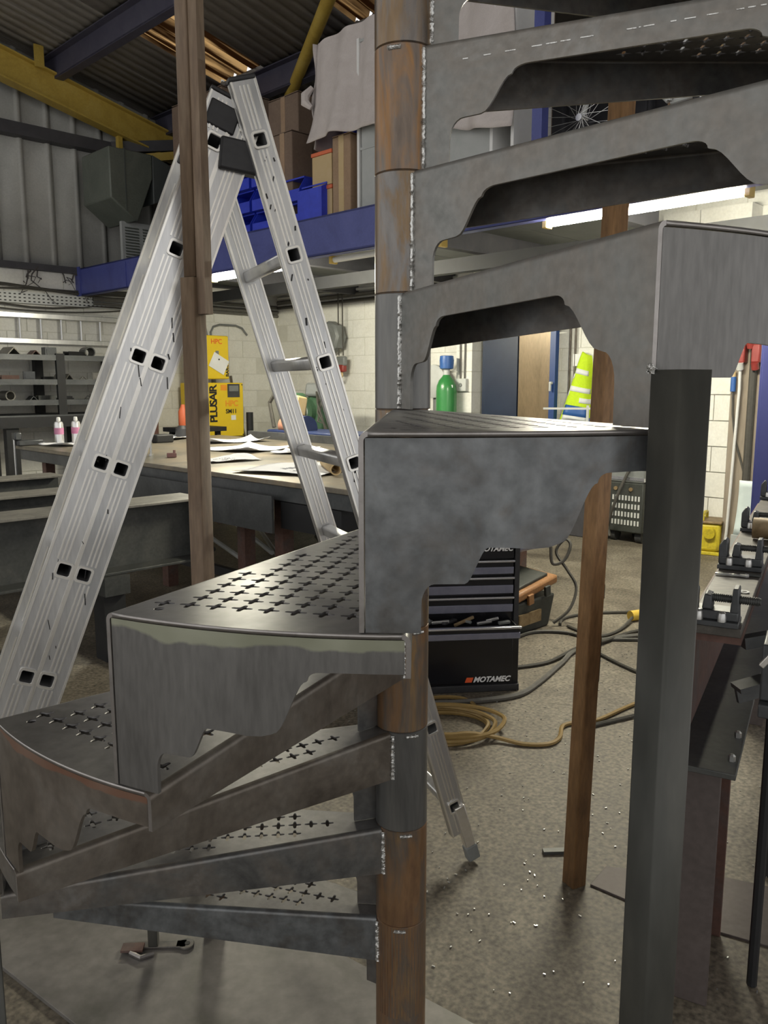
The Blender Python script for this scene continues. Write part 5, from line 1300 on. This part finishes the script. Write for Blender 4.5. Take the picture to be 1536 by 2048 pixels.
# ================================================================== things stored on the mezzanine
ZD = ZT + .001
def carton(name, a0, a1, b0, b1, z0, z1, mname, lab, cat='box'):
    t_ = thing(name, lab, cat, hall((a0 + a1) / 2, (b0 + b1) / 2, z0), A45)
    da, db, h = (a1 - a0) / 2, (b1 - b0) / 2, z1 - z0
    MB().box(-da, da, -db, db, 0, h).build('body', mname, t_, bev=.008)
    for s_ in (-1, 1): MB().cbox((0, s_ * db * .5, h + .006), (da * 2, db * .98, .006), (s_ * .02, 0, 0)).build('flap', mname, t_)
    MB().box(-da - .002, -da, -.03, .03, 0, h).build('tape', 'cardboard' if mname != 'cardboard' else 'cream_card', t_)
    return t_
carton('cardboard_box', 5.0, 5.6, 7.28, 8.22, ZD, 4.36, 'dark_cardboard', 'tallest brown cardboard box, behind the top of the ladder')
carton('cardboard_box', 4.90, 5.34, 5.97, 6.40, ZD, 3.98, 'dark_cardboard', 'tall brown cardboard box with its corner towards the camera')
carton('cardboard_box', 4.62, 4.85, 5.72, 5.98, ZD, 3.55, 'dark_cardboard', 'narrow brown box in front of the cornerwise tall box')
carton('cardboard_box', 4.56, 4.80, 4.93, 5.14, ZD, 3.36, 'cardboard', 'light brown cardboard box next to the white board')
carton('cardboard_box', 5.5, 5.9, 6.5, 7.0, ZD, 4.1, 'dark_cardboard', 'dim brown box far back between the two tall boxes')
t = thing('archive_box', 'cream box with orange-red lid edges among the blue bins', 'box', hall(4.70, 5.27, ZD), A45)
for i in range(2):
    MB().box(-.13, .13, -.11, .13, .0 + i * .27, .235 + i * .27).build('body', 'cream_card', t, bev=.004)
    MB().box(-.137, .137, -.117, .137, .236 + i * .27, .265 + i * .27).build('lid', 'orange_red', t, bev=.004)
def bin_(a_, b_, z, wa, wb_, h, lab, low=.5):
    t_ = thing('parts_bin', lab, 'bin', hall(a_, b_, z), A45, 'blue parts bins')
    th = .006
    MB().box(-wa / 2, wa / 2, -wb_ / 2, wb_ / 2, 0, th).build('bottom', 'blue_plastic', t_)
    for s_ in (-1, 1):
        MB().prism([(-wa / 2, th), (wa / 2, th), (wa / 2, h), (-wa / 2 + .06, h), (-wa / 2, h * low)], s_ * wb_ / 2 - th / 2, s_ * wb_ / 2 + th / 2, 'xz').build('side', 'blue_plastic', t_)
    MB().box(wa / 2 - th, wa / 2, -wb_ / 2, wb_ / 2, th, h).build('back', 'blue_plastic', t_)
    MB().box(-wa / 2, -wa / 2 + th, -wb_ / 2, wb_ / 2, th, h * low).build('front', 'blue_plastic', t_)
    MB().box(-wa / 2 + .05, wa / 2, -wb_ / 2 - .006, wb_ / 2 + .006, h, h + .012).build('rim', 'blue_plastic', t_)
    return t_
LB = {(0, 0): 'lowest', (0, 1): 'second', (0, 2): 'top'}
for c, b_ in enumerate((6.40, 6.05, 5.70)):
    for r_ in range((3, 3, 2)[c]):
        bin_(4.70, b_, ZD + r_ * .20, .30, .31, .185, '%s blue parts bin of the %s stack behind the ladder' % (('lowest', 'second', 'top')[r_], ('left', 'middle', 'right')[c]))
bin_(4.62, 5.37, ZD, .22, .30, .28, 'open blue bin with its mouth facing out, nearest the girder edge', .9)
bin_(4.78, 4.98, 3.38, .24, .26, .30, 'blue bin on the light brown box beside the draped sheet', .7)
bin_(4.92, 5.20, 3.31, .22, .22, .16, 'small blue bin resting behind the cream box', .7)
bin_(5.0, 8.6, ZD, .25, .25, .12, 'small blue bin on the deck below the grey heater', .7)
# white shelving unit with a dust sheet draped over it
t = thing('white_shelf_unit', 'white board shelf unit standing on the mezzanine by the blue post', 'shelving', hall(4.72, 4.07, ZD), A45)
for y in (.76, -.52, -.69): MB().box(-.17, .25, y - .012, y + .012, 0, 1.25).build('side_board', 'white_board', t)
MB().box(.25, .262, -.70, .772, 0, 1.25).build('back_board', 'dark_cardboard', t)
for z in (.02, .45, .85, 1.22): MB().box(-.165, .25, -.68, .745, z, z + .018).build('shelf', 'grey_board', t)
MB().box(-.16, -.14, -.50, .73, .04, .83).build('stored_panel', 'grey_board', t)
MB().box(-.12, .2, -.67, -.54, .48, .80).build('stored_box', 'dark_cardboard', t)
t = thing('dust_sheet', 'pale grey cloth sheet draped over the shelf unit and boxes', 'cloth', hall(4.62, 4.25, 0), A45)
def drape(u, v):
    # u along b (left to right), v over the top from front hem to back hem
    b_ = 1.05 - 1.92 * u
    top = 4.10 - .02 * u + .03 * math.sin(5 * u)
    hem = 3.20 + .14 * math.sin(4.2 * u + .4) + .18 * max(0, .25 - u) * 4 * (u < .25) * .5 + (.28 if .52 < u < .60 else 0) * 0
    k = v / .62
    if v < .62:
        z = hem + (top - hem) * k; a_ = -.06 - .10 * (1 - k) ** 1.2 + .035 * math.sin(26 * u + 1.2 * math.sin(3 * k)) * (1.1 - k) + .015 * math.sin(47 * u + 2)
    else:
        q = (v - .62) / .38; z = top + .03 * math.sin(PI * q); a_ = -.06 + .52 * q
    b_ += .05 * (1 - k if v < .62 else 0) * (1 if u < .5 else -1) + .015 * math.sin(9 * v + 3)
    return (a_, b_, z)
MB().grid(drape, 70, 34).build('sheet', 'cloth', t, solid=.006)
MB().grid(lambda u, v: (-.06 + .5 * u + .02 * math.sin(11 * v), 1.06 + .05 * (1 - v) + .03 * math.sin(9 * u + 2 * v), 3.32 + .78 * v), 14, 18).build('sheet_side', 'cloth', t, solid=.006)
MB().sweep([(-.1, 1.09, 3.62), (-.13, 1.13, 3.66), (-.12, 1.14, 3.72), (-.08, 1.10, 3.78)], .03, 8, rf=lambda q: .02 + .02 * math.sin(PI * q)).build('knot', 'cloth', t)
tag(MB().box(4.53, 4.60, 3.14, 3.215, ZD, roof_z(4.6) + .04).build('mezzanine_post', 'blue_paint', rz=A45), 'slim blue steel post rising from the mezzanine edge to the roof', 'post')
# bicycle
bk = thing('bicycle', 'bicycle stored on the mezzanine, one spoked wheel showing between the treads', 'bicycle', hall(4.78, 2.85, ZD), A45)
def wheel(y):
    cz = .345
    w_ = MB().sweep([(0, y + .318 * math.cos(2 * PI * i / 48), cz + .318 * math.sin(2 * PI * i / 48)) for i in range(48)], .019, 8, True).build('tyre', 'rubber', bk)
    MB().sweep([(0, y + .292 * math.cos(2 * PI * i / 48), cz + .292 * math.sin(2 * PI * i / 48)) for i in range(48)], .010, 8, True).build('rim', 'chrome_trim', w_)
    MB().cyl((-.04, y, cz), (.04, y, cz), .022, 14).build('hub', 'chrome_trim', w_)
    for i in range(28):
        a_ = 2 * PI * i / 28; s_ = 1 if i % 2 else -1
        MB().cyl((s_ * .03, y + .02 * math.cos(a_ + s_), cz + .02 * math.sin(a_ + s_)), (0, y + .285 * math.cos(a_), cz + .285 * math.sin(a_)), .0016, 5).build('spoke', 'bright_bolt', w_)
wheel(.16); wheel(-.90)
for p, q in (((0, .16, .345), (0, -.02, .86)), ((0, -.02, .80), (0, -.52, .86)), ((0, -.03, .72), (0, -.42, .32)), ((0, -.42, .32), (0, -.58, .92)), ((.03, -.42, .32), (.03, -.9, .345)), ((.03, -.54, .80), (.03, -.9, .345))):
    MB().cyl(p, q, .018, 10).build('frame_tube', 'light_grey', bk)
MB().cyl((-.3, -.02, .94), (.3, -.02, .94), .013, 10).cyl((0, -.02, .86), (0, -.02, .94), .014, 8).build('handlebar', 'chrome_trim', bk)
MB().cbox((0, -.60, .95), (.14, .26, .05)).build('saddle', 'rubber', bk, bev=.02)
# heater and ducts at the left
t = thing('warm_air_heater', 'grey-green heater hood with a slanted underside against the cladding', 'heater', hall(4.40, 8.95, 0), A45)
MB().prism([(.10, 3.45), (.10, 3.98), (.62, 3.98), (.62, 3.72), (.42, 3.24), (.38, 3.24)], -.25, .40, 'xz').build('hood', 'heater_grey', t, bev=.015)
MB().prism([(.623, 3.98), (.86, 3.90), (.86, 3.55), (.62, 3.45)], -.25, .38, 'xz').build('side_duct', 'heater_dark', t, bev=.01)
MB().box(.28, .288, -.256, .402, 3.33, 3.99).build('seam', 'heater_dark', t)
t = thing('flue_duct', 'dark round flue drum beside the grey heater', 'duct', hall(5.50, 9.0, 0), A45)
MB().cyl((0, 0, 3.22), (0, 0, 3.92), .20, 24).build('drum', 'heater_dark', t); MB().cyl((-.02, 0, 3.92), (-.02, 0, 3.99), .06, 12).build('spigot', 'dull_red', t); MB().cyl((0, 0, ZD), (0, 0, 3.22), .14, 20).build('lower_pipe', 'heater_dark', t)
t = thing('louvre_panel', 'grey louvred grille standing on the mezzanine under the heater', 'grille', hall(4.72, 8.9, ZD), A45)
MB().box(0, .46, 0, .05, 0, .50).build('frame', 'grey_board', t)
for c in range(2):
    for i in range(13): MB().cbox((.12 + c * .22, -.006, .05 + i * .032), (.17, .022, .006), (.6, 0, 0)).build('slat', 'heater_grey', t)
tag(MB().box(5.15, 5.42, 8.45, 8.75, ZD, 3.26).build('green_cabinet', 'dull_green', rz=A45, bev=.01), 'dull green cabinet beside the louvred grille', 'cabinet')
tag(MB().box(5.30, 5.58, 8.24, 8.43, ZD, 3.30).build('red_crate', 'dull_red', rz=A45, bev=.015), 'dull red crate left of the ladder on the mezzanine', 'crate')
for i, b_ in enumerate((2.2, 1.3)):
    carton('cardboard_box', 4.9, 5.4, b_ - .3, b_ + .3, ZD, 3.5 - .2 * i, 'cardboard', ['brown box stored behind the bicycle', 'brown box at the far right of the mezzanine'][i])
